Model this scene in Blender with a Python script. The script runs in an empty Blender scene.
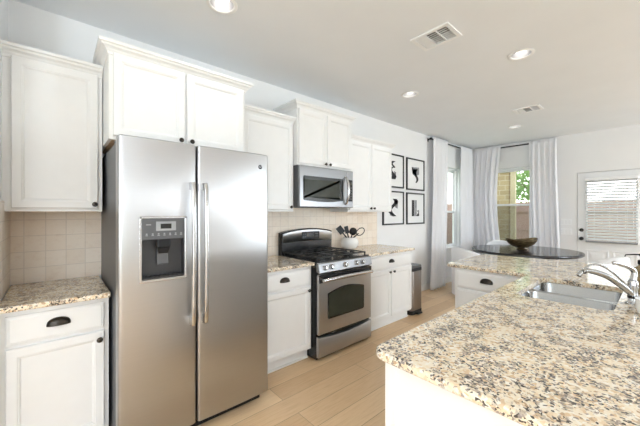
import bpy, bmesh, math, random
from mathutils import Vector, Matrix
R = math.radians
PI = math.pi
S = bpy.context.scene
COL = S.collection

# ------------------------------------------------------------------ camera
cam_d = bpy.data.cameras.new('camera')
cam_d.sensor_width = 36
cam_d.lens = 300.0 / 640 * 36
cam_d.shift_y = -1 / 640
cam_d.clip_start = 0.02
cam = bpy.data.objects.new('camera', cam_d)
COL.objects.link(cam)
cam.location = (0, -2.754, 1.379)
cam.rotation_euler = (R(90), 0, R(48.61 - 90))
S.camera = cam

# ------------------------------------------------------------------ world, lights, exposure
S.view_settings.view_transform = 'Standard'
S.view_settings.look = 'None'
S.view_settings.gamma = 1
S.view_settings.use_curve_mapping = False
S.view_settings.exposure = -0.38
S.cycles.use_denoising = True
S.cycles.max_bounces = 10
S.cycles.diffuse_bounces = 6
S.cycles.transparent_max_bounces = 16
S.cycles.sample_clamp_indirect = 8
w = bpy.data.worlds.new('sky')
S.world = w
w.use_nodes = True
wn = w.node_tree
wn.nodes.clear()
wo = wn.nodes.new('ShaderNodeOutputWorld')
bg = wn.nodes.new('ShaderNodeBackground')
tc = wn.nodes.new('ShaderNodeTexCoord')
sx = wn.nodes.new('ShaderNodeSeparateXYZ')
rp = wn.nodes.new('ShaderNodeValToRGB')
rp.color_ramp.elements[0].position = 0.0
rp.color_ramp.elements[0].color = (1.0, 1.0, 1.0, 1)
rp.color_ramp.elements[1].position = 0.8
rp.color_ramp.elements[1].color = (0.80, 0.90, 1.0, 1)
wn.links.new(tc.outputs['Generated'], sx.inputs[0])
wn.links.new(sx.outputs['Z'], rp.inputs[0])
wn.links.new(rp.outputs[0], bg.inputs['Color'])
bg.inputs['Strength'].default_value = 4.8
wn.links.new(bg.outputs[0], wo.inputs[0])


def area(name, loc, rot, sx_, sy_, watts, col=(1, 1, 1)):
    l = bpy.data.lights.new(name, 'AREA')
    l.shape = 'RECTANGLE'
    l.size, l.size_y, l.energy, l.color = sx_, sy_, watts, col
    o = bpy.data.objects.new(name, l)
    COL.objects.link(o)
    o.location = loc
    o.rotation_euler = rot
    return o


# daylight-tinted area lights at assumed openings behind the camera
DAY = (0.80, 0.905, 1.0)
area('daylight_patio_door', (-2.1, -6.95, 1.30), (R(90), 0, 0), 2.4, 2.2, 88, DAY)
area('dining_fill', (5.9, -6.95, 1.45), (R(90), 0, 0), 1.4, 1.9, 140, DAY)  # added fill that brightens the dining curtains, no known window here
area('fridge_band_strip', (2.9, -6.95, 1.72), (R(90), 0, 0), 3.6, .16, 12, DAY)  # added strip light for the bright band reflected in the fridge
area('daylight_side_window', (-3.95, -3.6, 1.5), (R(90), 0, R(-90)), 2.8, 1.8, 20, DAY)
# added uplight behind the camera to brighten the ceiling; no lamp stands there
area('ceiling_fill', (-1.6, -4.6, 1.85), (R(180), 0, 0), .4, .4, 290, (.80, .89, 1.0))

# ------------------------------------------------------------------ materials
MATS = {}


class NT:
    def __init__(s, name):
        s.m = bpy.data.materials.new(name)
        s.m.use_nodes = True
        s.t = s.m.node_tree
        s.p = s.t.nodes['Principled BSDF']
        s.out = s.t.nodes['Material Output']
        MATS[name] = s.m

    def n(s, typ, **kw):
        nd = s.t.nodes.new('ShaderNode' + typ)
        for k, v in kw.items():
            setattr(nd, k, v)
        return nd

    def l(s, a, b):
        s.t.links.new(a, b)

    def pos(s, scale=(1, 1, 1), rot=(0, 0, 0)):
        g = s.n('NewGeometry')
        mp = s.n('Mapping')
        mp.inputs['Scale'].default_value = scale
        mp.inputs['Rotation'].default_value = rot
        s.l(g.outputs['Position'], mp.inputs['Vector'])
        return mp.outputs[0]

    def noise(s, vec, scale, detail=3, rough=.5):
        nd = s.n('TexNoise')
        nd.inputs['Scale'].default_value = scale
        nd.inputs['Detail'].default_value = detail
        nd.inputs['Roughness'].default_value = rough
        s.l(vec, nd.inputs['Vector'])
        return nd.outputs['Fac']

    def ramp(s, fac, stops, interp='LINEAR'):
        nd = s.n('ValToRGB')
        cr = nd.color_ramp
        cr.interpolation = interp
        while len(cr.elements) < len(stops):
            cr.elements.new(1)
        for e, (p, c) in zip(cr.elements, stops):
            e.position = p
            e.color = (c, c, c, 1) if isinstance(c, (int, float)) else (*c, 1)
        s.l(fac, nd.inputs[0])
        return nd.outputs[0]

    def mix(s, fac, a, b, mode='MIX'):
        nd = s.n('Mix', data_type='RGBA', blend_type=mode)
        for v, i in ((fac, 0), (a, 6), (b, 7)):
            if isinstance(v, (int, float)):
                nd.inputs[i].default_value = v
            elif isinstance(v, tuple):
                nd.inputs[i].default_value = (*v, 1)
            else:
                s.l(v, nd.inputs[i])
        return nd.outputs[2]

    def bump(s, h, strength=.2, dist=.002):
        nd = s.n('Bump')
        nd.inputs['Strength'].default_value = strength
        nd.inputs['Distance'].default_value = dist
        s.l(h, nd.inputs['Height'])
        s.l(nd.outputs[0], s.p.inputs['Normal'])

    def set(s, col=None, rough=None, metal=None, **kw):
        if col is not None:
            if isinstance(col, tuple):
                s.p.inputs['Base Color'].default_value = (*col, 1)
            else:
                s.l(col, s.p.inputs['Base Color'])
        if rough is not None:
            s.p.inputs['Roughness'].default_value = rough
        if metal is not None:
            s.p.inputs['Metallic'].default_value = metal
        for k, v in kw.items():
            s.p.inputs[k.replace('_', ' ')].default_value = v
        return s


def plain(name, col, rough=.5, metal=0.0, var=.04, scale=14, **kw):
    t = NT(name)
    f = t.noise(t.pos(), scale, 3)
    lo = tuple(max(0, c * (1 - var)) for c in col)
    hi = tuple(min(1, c * (1 + var)) for c in col)
    t.set(t.ramp(f, [(.3, lo), (.7, hi)]), rough, metal, **kw)
    return t


plain('wall_paint', (.83, .835, .84), .6, var=.012, scale=3)
t = plain('ceiling_paint', (.83, .855, .885), .7, var=.012, scale=3)
t.bump(t.noise(t.pos(), 90, 2), .15, .003)
plain('cabinet_paint', (.835, .838, .835), .35, var=.01)
plain('trim_paint', (.88, .88, .87), .35, var=.01)
plain('door_paint', (.84, .85, .86), .4, var=.01)
plain('vinyl_white', (.88, .89, .90), .3, var=.01)
plain('cabinet_wood', (.55, .40, .27), .5, var=.15, scale=20)
plain('black_enamel', (.012, .012, .013), .16, var=.1)
plain('black_plastic', (.009, .009, .010), .38, var=.1, Specular_IOR_Level=.3)
plain('black_iron', (.018, .018, .018), .5, var=.2, scale=60)
plain('black_metal', (.02, .02, .022), .35, .6, var=.1)
plain('bronze', (.045, .038, .032), .3, .85, var=.2, scale=60)
plain('grey_plastic', (.085, .087, .092), .4, var=.05)
plain('lightgrey_plastic', (.30, .31, .32), .4, var=.04)
plain('blind_rail', (.24, .245, .25), .4, var=.03)
plain('recess_grey', (.03, .03, .032), .4, var=.05)
plain('dark_glass', (.012, .014, .013), .05, var=.1, Specular_IOR_Level=.6)
plain('oven_glass', (.03, .032, .02), .08, var=.2, scale=5, Specular_IOR_Level=.3)
plain('frame_black', (.02, .02, .02), .4, var=.1)
plain('paper_white', (.82, .83, .83), .6, var=.01)
plain('ink_black', (.035, .035, .04), .7, var=.4, scale=30)
plain('ink_grey', (.30, .31, .33), .7, var=.3, scale=30)
plain('ceramic_white', (.86, .85, .83), .25, var=.02)
plain('ceramic_glossy', (.88, .89, .90), .12, var=.01)
plain('chair_fabric', (.78, .785, .80), .85, var=.04, scale=120)
plain('table_black', (.022, .022, .024), .16, var=.1, scale=8)
plain('chrome', (.50, .51, .52), .10, 1.0, var=.02)
plain('soap_glass', (.20, .15, .08), .15, var=.1)
plain('can_reflector', (.55, .55, .56), .35, .8, var=.02)
plain('grate_dark', (.03, .03, .03), .6)
plain('bead_cream', (.75, .66, .52), .5, var=.1)
plain('bark', (.16, .11, .07), .9, var=.3, scale=12)
plain('lawn', (.22, .30, .12), .9, var=.3, scale=5)
plain('cream_post', (.60, .52, .34), .7, var=.05)

t = NT('bulb')
t.set((1, 1, 1), .5)
t.p.inputs['Emission Color'].default_value = (1, .97, .92, 1)
t.p.inputs['Emission Strength'].default_value = 2.6


def steel(name, col, rough, streak=1.0, horiz=True, aniso=0.0):
    t = NT(name)
    v = t.pos((.6, .6, 160) if horiz else (160, 160, .6))
    f = t.noise(v, 3, 2)
    t.set(t.ramp(f, [(.3, tuple(c * .97 for c in col)), (.7, col)]), rough, 1.0)
    tg = t.n('Tangent', direction_type='RADIAL', axis='Z')
    t.l(tg.outputs[0], t.p.inputs['Tangent'])
    t.p.inputs['Anisotropic'].default_value = aniso
    t.p.inputs['Anisotropic Rotation'].default_value = 0.0
    t.l(t.ramp(f, [(.25, rough - .03 * streak), (.75, rough + .04 * streak)]), t.p.inputs['Roughness'])
    return t


steel('stainless', (.47, .47, .475), .28, 0, aniso=.75)
steel('stainless_dark', (.27, .27, .275), .30, 0, aniso=.75)
steel('stainless_light', (.56, .56, .565), .22, .5)
steel('stainless_sink', (.38, .39, .40), .20, .3)
steel('stainless_can', (.28, .25, .23), .33, .5)

# gold-brown bowl
t = NT('bowl_wood')
f = t.noise(t.pos((1, 1, 4)), 18, 4)
t.set(t.ramp(f, [(.3, (.05, .034, .016)), (.55, (.16, .112, .052)), (.75, (.36, .26, .13))]), .3, .5)

# granite: cream ground, tan clouds, grey-brown patches, dark flecks
t = NT('granite')
p0 = t.pos()
wob = t.n('TexNoise')
wob.inputs['Scale'].default_value = 30
t.l(p0, wob.inputs['Vector'])
add = t.n('VectorMath', operation='MULTIPLY_ADD')
add.inputs[1].default_value = (.02, .02, .02)
t.l(wob.outputs['Color'], add.inputs[0])
t.l(p0, add.inputs[2])
pv = add.outputs[0]
vor = t.n('TexVoronoi')
vor.inputs['Scale'].default_value = 105
t.l(pv, vor.inputs['Vector'])
sepc = t.n('SeparateColor')
t.l(vor.outputs['Color'], sepc.inputs[0])
cell = sepc.outputs[0]
base = t.ramp(cell, [(0, (.85, .73, .54)), (.28, (.72, .53, .34)), (.40, (.87, .78, .63)), (.68, (.79, .63, .43)), (.80, (.90, .85, .75)), (.955, (.52, .36, .22))], 'CONSTANT')
cl = t.noise(p0, 13, 3, .6)


def cluster(gain, fine):
    m_ = t.n('Math', operation='MULTIPLY_ADD')
    m_.inputs[1].default_value = gain
    t.l(cl, m_.inputs[0])
    t.l(fine, m_.inputs[2])
    h_ = t.n('Math', operation='MULTIPLY')
    h_.inputs[1].default_value = .5
    t.l(m_.outputs[0], h_.inputs[0])
    return h_.outputs[0]


base = t.mix(t.ramp(cluster(.5, t.noise(pv, 45, 3, .6)), [(.405, 0.0), (.435, .75)]), base, (.44, .36, .28))
# dark flecks: small cells, thickest where the cluster noise is high
v2 = t.n('TexVoronoi')
v2.inputs['Scale'].default_value = 165
t.l(pv, v2.inputs['Vector'])
s2 = t.n('SeparateColor')
t.l(v2.outputs['Color'], s2.inputs[0])
base = t.mix(t.ramp(cluster(1.7, s2.outputs[1]), [(.85, 0.0), (.862, .96)]), base, (.04, .032, .03))
base = t.mix(t.ramp(cluster(.9, s2.outputs[0]), [(.665, 0.0), (.675, .9)]), base, (.30, .25, .22))
t.set(base, .07, Specular_IOR_Level=.95)

# light oak planks running along the cabinet run
t = NT('oak_planks')
p0 = t.pos()
bk = t.n('TexBrick')
bk.offset = .37
bk.inputs['Scale'].default_value = 1
bk.inputs['Brick Width'].default_value = 1.25
bk.inputs['Row Height'].default_value = .185
bk.inputs['Mortar Size'].default_value = .0026
bk.inputs['Mortar Smooth'].default_value = .3
bk.inputs['Bias'].default_value = 0
bk.inputs['Color1'].default_value = (.56, .35, .18, 1)
bk.inputs['Color2'].default_value = (.82, .60, .37, 1)
bk.inputs['Mortar'].default_value = (.22, .13, .07, 1)
t.l(p0, bk.inputs['Vector'])
g1 = t.noise(t.pos((1.2, 16, 1)), 5, 5, .6)
c = t.mix(.38, bk.outputs['Color'], t.ramp(g1, [(.25, (.46, .29, .15)), (.5, (.74, .53, .32)), (.8, (.86, .67, .45))]))
t.set(c, .28)
t.bump(bk.outputs['Fac'], -.3, .001)


def tile_mat(name, horiz_axis):
    t = NT(name)
    g = t.n('NewGeometry')
    sp = t.n('SeparateXYZ')
    cb = t.n('CombineXYZ')
    t.l(g.outputs['Position'], sp.inputs[0])
    t.l(sp.outputs[horiz_axis], cb.inputs[0])
    sb = t.n('Math', operation='SUBTRACT')
    sb.inputs[1].default_value = .907
    t.l(sp.outputs['Z'], sb.inputs[0])
    t.l(sb.outputs[0], cb.inputs[1])
    ad = t.n('VectorMath', operation='ADD')
    ad.inputs[1].default_value = (1.10, 0, 0)
    t.l(cb.outputs[0], ad.inputs[0])
    bk = t.n('TexBrick')
    bk.offset = 0
    bk.inputs['Scale'].default_value = 1
    bk.inputs['Brick Width'].default_value = .105
    bk.inputs['Row Height'].default_value = .105
    bk.inputs['Mortar Size'].default_value = .0028
    bk.inputs['Mortar Smooth'].default_value = .4
    bk.inputs['Color1'].default_value = (.88, .79, .68, 1)
    bk.inputs['Color2'].default_value = (.93, .86, .77, 1)
    bk.inputs['Mortar'].default_value = (.75, .68, .60, 1)
    t.l(ad.outputs[0], bk.inputs['Vector'])
    v = t.noise(t.pos((1, 1, 1.6)), 22, 5, .65)
    cl = t.ramp(v, [(.25, (.76, .64, .53)), (.5, (.97, .93, .88)), (.75, (.92, .82, .72))])
    t.set(t.mix(.4, bk.outputs['Color'], cl, 'MULTIPLY'), .45)
    nd = t.mix(.8, t.p.inputs['Base Color'].links[0].from_socket, t.p.inputs['Base Color'].links[0].from_socket)
    t.bump(bk.outputs['Fac'], -.5, .002)


tile_mat('travertine_back', 'X')
tile_mat('travertine_side', 'Y')

# curtain cloth, lets light through
t = NT('curtain_cloth')
f = t.noise(t.pos((1, 1, 1)), 200, 2)
t.set(t.ramp(f, [(.3, (.91, .91, .93)), (.7, (.95, .95, .965))]), .9)
tr = t.n('BsdfTranslucent')
tr.inputs['Color'].default_value = (.90, .90, .93, 1)
mx = t.n('MixShader')
mx.inputs[0].default_value = .22
t.l(t.p.outputs[0], mx.inputs[1])
t.l(tr.outputs[0], mx.inputs[2])
t.l(mx.outputs[0], t.out.inputs[0])

t = NT('blind_slat')
t.set((.80, .81, .82), .45)
tr = t.n('BsdfTranslucent')
tr.inputs['Color'].default_value = (.8, .8, .8, 1)
mx = t.n('MixShader')
mx.inputs[0].default_value = .25
t.l(t.p.outputs[0], mx.inputs[1])
t.l(tr.outputs[0], mx.inputs[2])
t.l(mx.outputs[0], t.out.inputs[0])


def glass(name, tint, rough=.02):
    t = NT(name)
    tp = t.n('BsdfTransparent')
    tp.inputs[0].default_value = (*tint, 1)
    gl = t.n('BsdfGlossy')
    gl.inputs['Roughness'].default_value = rough
    fr = t.n('Fresnel')
    fr.inputs[0].default_value = 1.45
    mx = t.n('MixShader')
    ge = t.n('NewGeometry')
    ft = t.n('Math', operation='SUBTRACT', use_clamp=True)
    t.l(fr.outputs[0], ft.inputs[0])
    t.l(ge.outputs['Backfacing'], ft.inputs[1])
    t.l(ft.outputs[0], mx.inputs[0])
    t.l(tp.outputs[0], mx.inputs[1])
    t.l(gl.outputs[0], mx.inputs[2])
    t.l(mx.outputs[0], t.out.inputs[0])


glass('clear_glass', (.97, .98, .97))
t = NT('insect_screen')
tp = t.n('BsdfTransparent')
df = t.n('BsdfDiffuse')
df.inputs[0].default_value = (.10, .10, .105, 1)
mx = t.n('MixShader')
mx.inputs[0].default_value = .28
t.l(tp.outputs[0], mx.inputs[1])
t.l(df.outputs[0], mx.inputs[2])
t.l(mx.outputs[0], t.out.inputs[0])

# outdoors
t = NT('yellow_brick')
g = t.n('NewGeometry')
sp = t.n('SeparateXYZ')
cb = t.n('CombineXYZ')
t.l(g.outputs['Position'], sp.inputs[0])
t.l(sp.outputs['Y'], cb.inputs[0])
t.l(sp.outputs['Z'], cb.inputs[1])
bk = t.n('TexBrick')
bk.inputs['Scale'].default_value = 1
bk.inputs['Brick Width'].default_value = .22
bk.inputs['Row Height'].default_value = .11
bk.inputs['Mortar Size'].default_value = .006
bk.inputs['Color1'].default_value = (.50, .39, .22, 1)
bk.inputs['Color2'].default_value = (.38, .29, .16, 1)
bk.inputs['Mortar'].default_value = (.58, .51, .38, 1)
t.l(cb.outputs[0], bk.inputs['Vector'])
t.set(bk.outputs['Color'], .85)
t = NT('fence_wood')
v = t.pos((1, 6.5, .25))
t.set(t.ramp(t.noise(v, 6, 3), [(.3, (.33, .21, .17)), (.7, (.43, .29, .24))]), .85)
t = NT('leaves')
t.set(t.ramp(t.noise(t.pos(), 3, 3), [(.3, (.14, .24, .08)), (.7, (.36, .48, .22))]), .6)
tr = t.n('BsdfTranslucent')
tr.inputs['Color'].default_value = (.25, .45, .10, 1)
mx = t.n('MixShader')
mx.inputs[0].default_value = .4
t.l(t.p.outputs[0], mx.inputs[1])
t.l(tr.outputs[0], mx.inputs[2])
t.l(mx.outputs[0], t.out.inputs[0])

# ------------------------------------------------------------------ mesh helpers
ORI = {}


def thing(name, label, cat, loc=(0, 0, 0), rotz=0, group=None, local=False, kind=None):
    o = bpy.data.objects.new(name, None)
    COL.objects.link(o)
    o.empty_display_size = .05
    o.location = loc
    o.rotation_euler = (0, 0, rotz)
    if kind:
        o['kind'] = kind
    o['label'] = label
    o['category'] = cat
    if group:
        o['group'] = group
    ORI[o.name] = Vector((0, 0, 0)) if local else Vector(loc)
    return o


def offset_poly(pts, d):
    """inset a closed CCW polygon by d"""
    n = len(pts)
    out = []
    for i in range(n):
        a, b, c = Vector(pts[i - 1]), Vector(pts[i]), Vector(pts[(i + 1) % n])
        e1, e2 = (b - a).normalized(), (c - b).normalized()
        n1, n2 = Vector((-e1.y, e1.x)), Vector((-e2.y, e2.x))
        m = (n1 + n2)
        m = m / max(.3, m.dot(m) / 2) if m.length > 1e-6 else n1
        out.append(b + m * d)
    return out


def round_poly(pts, radii, seg=6):
    n = len(pts)
    out = []
    for i in range(n):
        a, b, c = Vector(pts[i - 1]), Vector(pts[i]), Vector(pts[(i + 1) % n])
        r = radii[i] if isinstance(radii, (list, tuple)) else radii
        if r <= 0:
            out.append(b)
            continue
        d1, d2 = (a - b).normalized(), (c - b).normalized()
        ang = d1.angle(d2)
        tl = r / math.tan(ang / 2)
        p1, p2 = b + d1 * tl, b + d2 * tl
        cen = b + (d1 + d2).normalized() * (r / math.sin(ang / 2))
        a1 = math.atan2(p1.y - cen.y, p1.x - cen.x)
        a2 = math.atan2(p2.y - cen.y, p2.x - cen.x)
        da = (a2 - a1 + PI) % (2 * PI) - PI
        for k in range(seg + 1):
            q = a1 + da * k / seg
            out.append(cen + Vector((math.cos(q), math.sin(q))) * r)
    return out


class MB:
    def __init__(s):
        s.bm = bmesh.new()
        s.smooth = False

    def _merge(s, b2):
        me = bpy.data.meshes.new('tmp')
        b2.to_mesh(me)
        b2.free()
        s.bm.from_mesh(me)
        bpy.data.meshes.remove(me)

    def box(s, lo, hi, bev=0.0, seg=2, rot=None, about=None):
        lo, hi = [min(a, b) for a, b in zip(lo, hi)], [max(a, b) for a, b in zip(lo, hi)]
        b2 = bmesh.new()
        bmesh.ops.create_cube(b2, size=1)
        c = [(a + b) / 2 for a, b in zip(lo, hi)]
        d = [b - a for a, b in zip(lo, hi)]
        for v in b2.verts:
            v.co = Vector([c[i] + v.co[i] * d[i] for i in range(3)])
        if bev > 0:
            bmesh.ops.bevel(b2, geom=b2.edges[:], offset=min(bev, min(d) * .45), segments=seg, affect='EDGES', profile=.5)
        if rot is not None:
            bmesh.ops.rotate(b2, verts=b2.verts, cent=about or c, matrix=rot)
        s._merge(b2)
        return s

    def loft(s, rings, cap0=True, cap1=True, closed=True):
        vs = [[s.bm.verts.new(p) for p in r] for r in rings]
        n = len(vs[0])
        for i in range(len(vs) - 1):
            for j in range(n if closed else n - 1):
                k = (j + 1) % n
                try:
                    s.bm.faces.new((vs[i][j], vs[i][k], vs[i + 1][k], vs[i + 1][j]))
                except ValueError:
                    pass
        if cap0:
            s.bm.faces.new(vs[0][::-1])
        if cap1:
            s.bm.faces.new(vs[-1])
        return s

    def lathe(s, prof, cen=(0, 0, 0), axis='z', seg=24, cap0=True, cap1=True, sq=None):
        """prof: (radius, height) pairs along axis"""
        cen = Vector(cen)
        if isinstance(axis, str):
            A = {'z': Vector((0, 0, 1)), 'x': Vector((1, 0, 0)), 'y': Vector((0, 1, 0)), '-x': Vector((-1, 0, 0)), '-y': Vector((0, -1, 0)), '-z': Vector((0, 0, -1))}[axis]
        else:
            A = Vector(axis).normalized()
        B = A.orthogonal().normalized()
        C = A.cross(B)
        rings = []
        for r, h in prof:
            r = max(r, 1e-4)
            rings.append([cen + A * h + (B * math.cos(2 * PI * k / seg) + C * math.sin(2 * PI * k / seg)) * r for k in range(seg)])
        s.smooth = True
        return s.loft(rings, cap0, cap1)

    def tube(s, pts, r, seg=10, closed=False, flat=1.0):
        pts = [Vector(p) for p in pts]
        n = len(pts)
        rad = r if isinstance(r, (list, tuple)) else [r] * n
        rings = []
        N = None
        for i in range(n):
            a = pts[i - 1] if (i > 0 or closed) else pts[i]
            b = pts[(i + 1) % n] if (i < n - 1 or closed) else pts[i]
            T = (b - a).normalized()
            if N is None:
                N = T.orthogonal().normalized()
                if abs(T.z) < .9:
                    N = (Vector((0, 0, 1)) - T * T.z).normalized()
            N = (N - T * N.dot(T)).normalized()
            B = T.cross(N)
            rings.append([pts[i] + (N * math.cos(2 * PI * k / seg) * flat + B * math.sin(2 * PI * k / seg)) * rad[i] for k in range(seg)])
        s.smooth = True
        if closed:
            rings.append(rings[0])
            return s.loft(rings, False, False)
        return s.loft(rings)

    def panel(s, P, U, N, w_, h, prof):
        """raised or recessed front: rings of (inset, depth)"""
        P, U, N = Vector(P), Vector(U), Vector(N)
        Z = Vector((0, 0, 1))
        rings = []
        for ins, dep in prof:
            rings.append([P + U * a + Z * b + N * dep for a, b in ((ins, ins), (w_ - ins, ins), (w_ - ins, h - ins), (ins, h - ins))])
        return s.loft(rings)

    def slab(s, poly, z0, z1, r=.008, seg=3):
        """CCW polygon slab with rounded edges"""
        rings = [[(p.x, p.y, z) for p in offset_poly(poly, d)] for d, z in
                 [(r * (1 - math.sin(q)), z0 + r * (1 - math.cos(q))) for q in [PI / 2 * k / seg for k in range(seg + 1)]] +
                 [(r * (1 - math.cos(q)), z1 - r * (1 - math.sin(q))) for q in [PI / 2 * k / seg for k in range(seg + 1)]]]
        return s.loft(rings)

    def sweep(s, path, prof, side=1):
        """profile (out, z) mitred along an open plan path; out is to the right of travel for side=1"""
        pts = [Vector(p) for p in path]
        rings = []
        for i, p in enumerate(pts):
            e1 = (pts[i] - pts[i - 1]).normalized() if i else None
            e2 = (pts[i + 1] - pts[i]).normalized() if i < len(pts) - 1 else None
            e1, e2 = e1 or e2, e2 or e1
            n1, n2 = Vector((e1.y, -e1.x)) * side, Vector((e2.y, -e2.x)) * side
            m = n1 + n2
            m = m / (m.dot(m) / 2)
            rings.append([(p.x + m.x * o_, p.y + m.y * o_, z) for o_, z in prof])
        return s.loft(rings)

    def poly3(s, pts, N, t_):
        """flat outline given thickness"""
        N = Vector(N)
        return s.loft([[Vector(p) for p in pts], [Vector(p) + N * t_ for p in pts]])

    def build(s, name, mat, parent=None, smooth=None, label=None):
        bm = s.bm
        bmesh.ops.recalc_face_normals(bm, faces=bm.faces)
        me = bpy.data.meshes.new(name)
        sm = s.smooth if smooth is None else smooth
        root = parent
        while root is not None and root.parent is not None:
            root = root.parent
        if root is not None:
            off = ORI[root.name]
        else:
            xs = [v.co for v in bm.verts]
            off = Vector(((min(c.x for c in xs) + max(c.x for c in xs)) / 2, (min(c.y for c in xs) + max(c.y for c in xs)) / 2, min(c.z for c in xs)))
        bmesh.ops.translate(bm, verts=bm.verts, vec=-off)
        if sm:
            for f_ in bm.faces:
                f_.smooth = len(f_.verts) <= 4 and not (abs(f_.normal.z) > .9995 and f_.calc_area() > .05)
            for e in bm.edges:
                if len(e.link_faces) == 2 and e.calc_face_angle(0) > R(38):
                    e.smooth = False
        bm.to_mesh(me)
        bm.free()
        me.materials.append(MATS[mat])
        o = bpy.data.objects.new(name, me)
        COL.objects.link(o)
        if root is None:
            o.location = off
            ORI[o.name] = off
        else:
            o.parent = parent
        if label:
            o['label'] = label
        return o


def tag(o, label, cat, group=None):
    o['label'] = label
    o['category'] = cat
    if group:
        o['group'] = group
    return o


def struct(o):
    o['kind'] = 'structure'
    return o


def cut(o, cutter_mb):
    """boolean difference baked into the mesh"""
    bm = cutter_mb.bm
    bmesh.ops.recalc_face_normals(bm, faces=bm.faces)
    root = o
    while root.parent is not None:
        root = root.parent
    bmesh.ops.translate(bm, verts=bm.verts, vec=-ORI[root.name])
    me = bpy.data.meshes.new('cutter')
    bm.to_mesh(me)
    bm.free()
    c = bpy.data.objects.new('cutter', me)
    COL.objects.link(c)
    if root is o:
        c.location = o.location
    else:
        c.parent = o.parent
    md = o.modifiers.new('b', 'BOOLEAN')
    md.operation = 'DIFFERENCE'
    md.solver = 'EXACT'
    md.object = c
    bpy.context.view_layer.update()
    dg = bpy.context.evaluated_depsgraph_get()
    new = bpy.data.meshes.new_from_object(o.evaluated_get(dg))
    o.modifiers.clear()
    new.name = o.name
    for f_ in new.polygons:
        if max(abs(c_) for c_ in f_.normal) > .9995 and f_.area > .002:
            f_.use_smooth = False
    o.data = new
    bpy.data.objects.remove(c)


def text_mesh(txt, size, name, mat, parent, M):
    cu = bpy.data.curves.new('t', 'FONT')
    cu.body = txt
    cu.size = size
    cu.extrude = .0004
    cu.align_x = 'CENTER'
    cu.align_y = 'CENTER'
    o = bpy.data.objects.new('t', cu)
    COL.objects.link(o)
    bpy.context.view_layer.update()
    me = bpy.data.meshes.new_from_object(o.evaluated_get(bpy.context.evaluated_depsgraph_get()))
    bpy.data.objects.remove(o)
    b = MB()
    b.bm.from_mesh(me)
    bmesh.ops.transform(b.bm, matrix=M, verts=b.bm.verts)
    return b.build(name, mat, parent)


X, Y, Z = Vector((1, 0, 0)), Vector((0, 1, 0)), Vector((0, 0, 1))
SHAKER = [(0, 0), (0, .016), (.004, .020), (.042, .020), (.045, .017), (.049, .0165), (.056, .010), (.059, .0095)]
SLABF = [(0, 0), (0, .013), (.006, .017), (.012, .018), (.016, .020)]


def knob(P, N, parent):
    b = MB()
    b.lathe([(.006, 0), (.0055, .010), (.009, .014), (.0145, .018), (.0155, .023), (.012, .028), (.004, .030)], P, N, 16)
    b.build('knob', 'bronze', parent, label='dark bronze knob')


def cup_pull(P, U, N, parent, a=.05):
    """half-dome bin pull, open below"""
    P, U, N = Vector(P), Vector(U), Vector(N)
    b = MB()
    na, nb = 14, 6
    outer, inner = [], []
    for sc, arr in ((1, outer), (.88, inner)):
        for i in range(na + 1):
            al = PI * i / na
            r = max(.06, math.sin(al)) ** .7
            arr.append([P + U * (-math.cos(al) * a * sc) + N * (.027 * sc * r * math.cos(be)) + Z * (.041 * sc * r * math.sin(be) - .012) for be in [PI / 2 * j / nb for j in range(nb + 1)]])
    rings = [o_ + i_[::-1] for o_, i_ in zip(outer, inner)]
    b.loft(rings)
    # back flange
    b.smooth = True
    b.build('cup_pull', 'bronze', parent, label='dark bronze cup pull')


def crown_prof(zb):
    return [(0, zb), (.006, zb + .003), (.010, zb + .016), (.020, zb + .030), (.036, zb + .040), (.040, zb + .050), (.050, zb + .054), (.052, zb + .070), (0, zb + .070)]


# ------------------------------------------------------------------ the setting
CH = 2.743
XF = 6.81
b = MB(); b.box((-4.1, -7.1, -.12), (XF + .15, .15, 0)); struct(b.build('floor', 'oak_planks'))
b = MB(); b.box((-4.1, -7.1, CH), (XF + .15, .15, CH + .15))
ceil = struct(b.build('ceiling', 'ceiling_paint'))
LIGHTS_AT = [(.82, -.853), (3.02, -1.958), (3.08, -.834), (5.50, -1.219)]
cb_ = MB()
for x, y in LIGHTS_AT:
    cb_.lathe([(.076, -.02), (.076, .11)], (x, y, CH), 'z', 32)
for x, y in ((2.225, -1.595), (4.70, -1.59)):
    cb_.box((x - .105, y - .135, CH - .02), (x + .105, y + .135, CH + .08))
cut(ceil, cb_)

WX0, WX1, WZ0, WZ1 = 5.46, 6.28, .66, 2.26
b = MB()
b.box((-.38, 0, 0), (WX0, .15, CH)).box((WX1, 0, 0), (XF + .15, .15, CH)).box((WX0, 0, 0), (WX1, .15, WZ0)).box((WX0, 0, WZ1), (WX1, .15, CH))
struct(b.build('wall_back', 'wall_paint'))
WY0, WY1 = -1.135, -.35
DY0, DY1, DZ = -2.64, -1.793, 2.058
b = MB()
b.box((XF, 0, 0), (XF + .15, WY1, CH)).box((XF, WY1, 0), (XF + .15, WY0, WZ0)).box((XF, WY1, WZ1), (XF + .15, WY0, CH))
b.box((XF, WY0, 0), (XF + .15, DY1, CH)).box((XF, DY1, DZ), (XF + .15, DY0, CH)).box((XF, DY0, 0), (XF + .15, -7.1, CH))
struct(b.build('wall_far', 'wall_paint'))
b = MB(); b.box((-.38, -.72, 0), (-.228, 0, CH)); struct(b.build('wall_left', 'wall_paint'))
b = MB(); b.box((-4.1, -.9, 0), (-.38, -.72, CH)); struct(b.build('wall_hall', 'wall_paint'))
b = MB()
b.box((-4.1, -.9, 0), (-3.97, -2.2, CH)).box((-4.1, -5.0, 0), (-3.97, -7.1, CH)).box((-4.1, -2.2, 0), (-3.97, -5.0, .6)).box((-4.1, -2.2, 2.4), (-3.97, -5.0, CH))
struct(b.build('wall_side', 'wall_paint'))
b = MB()
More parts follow.
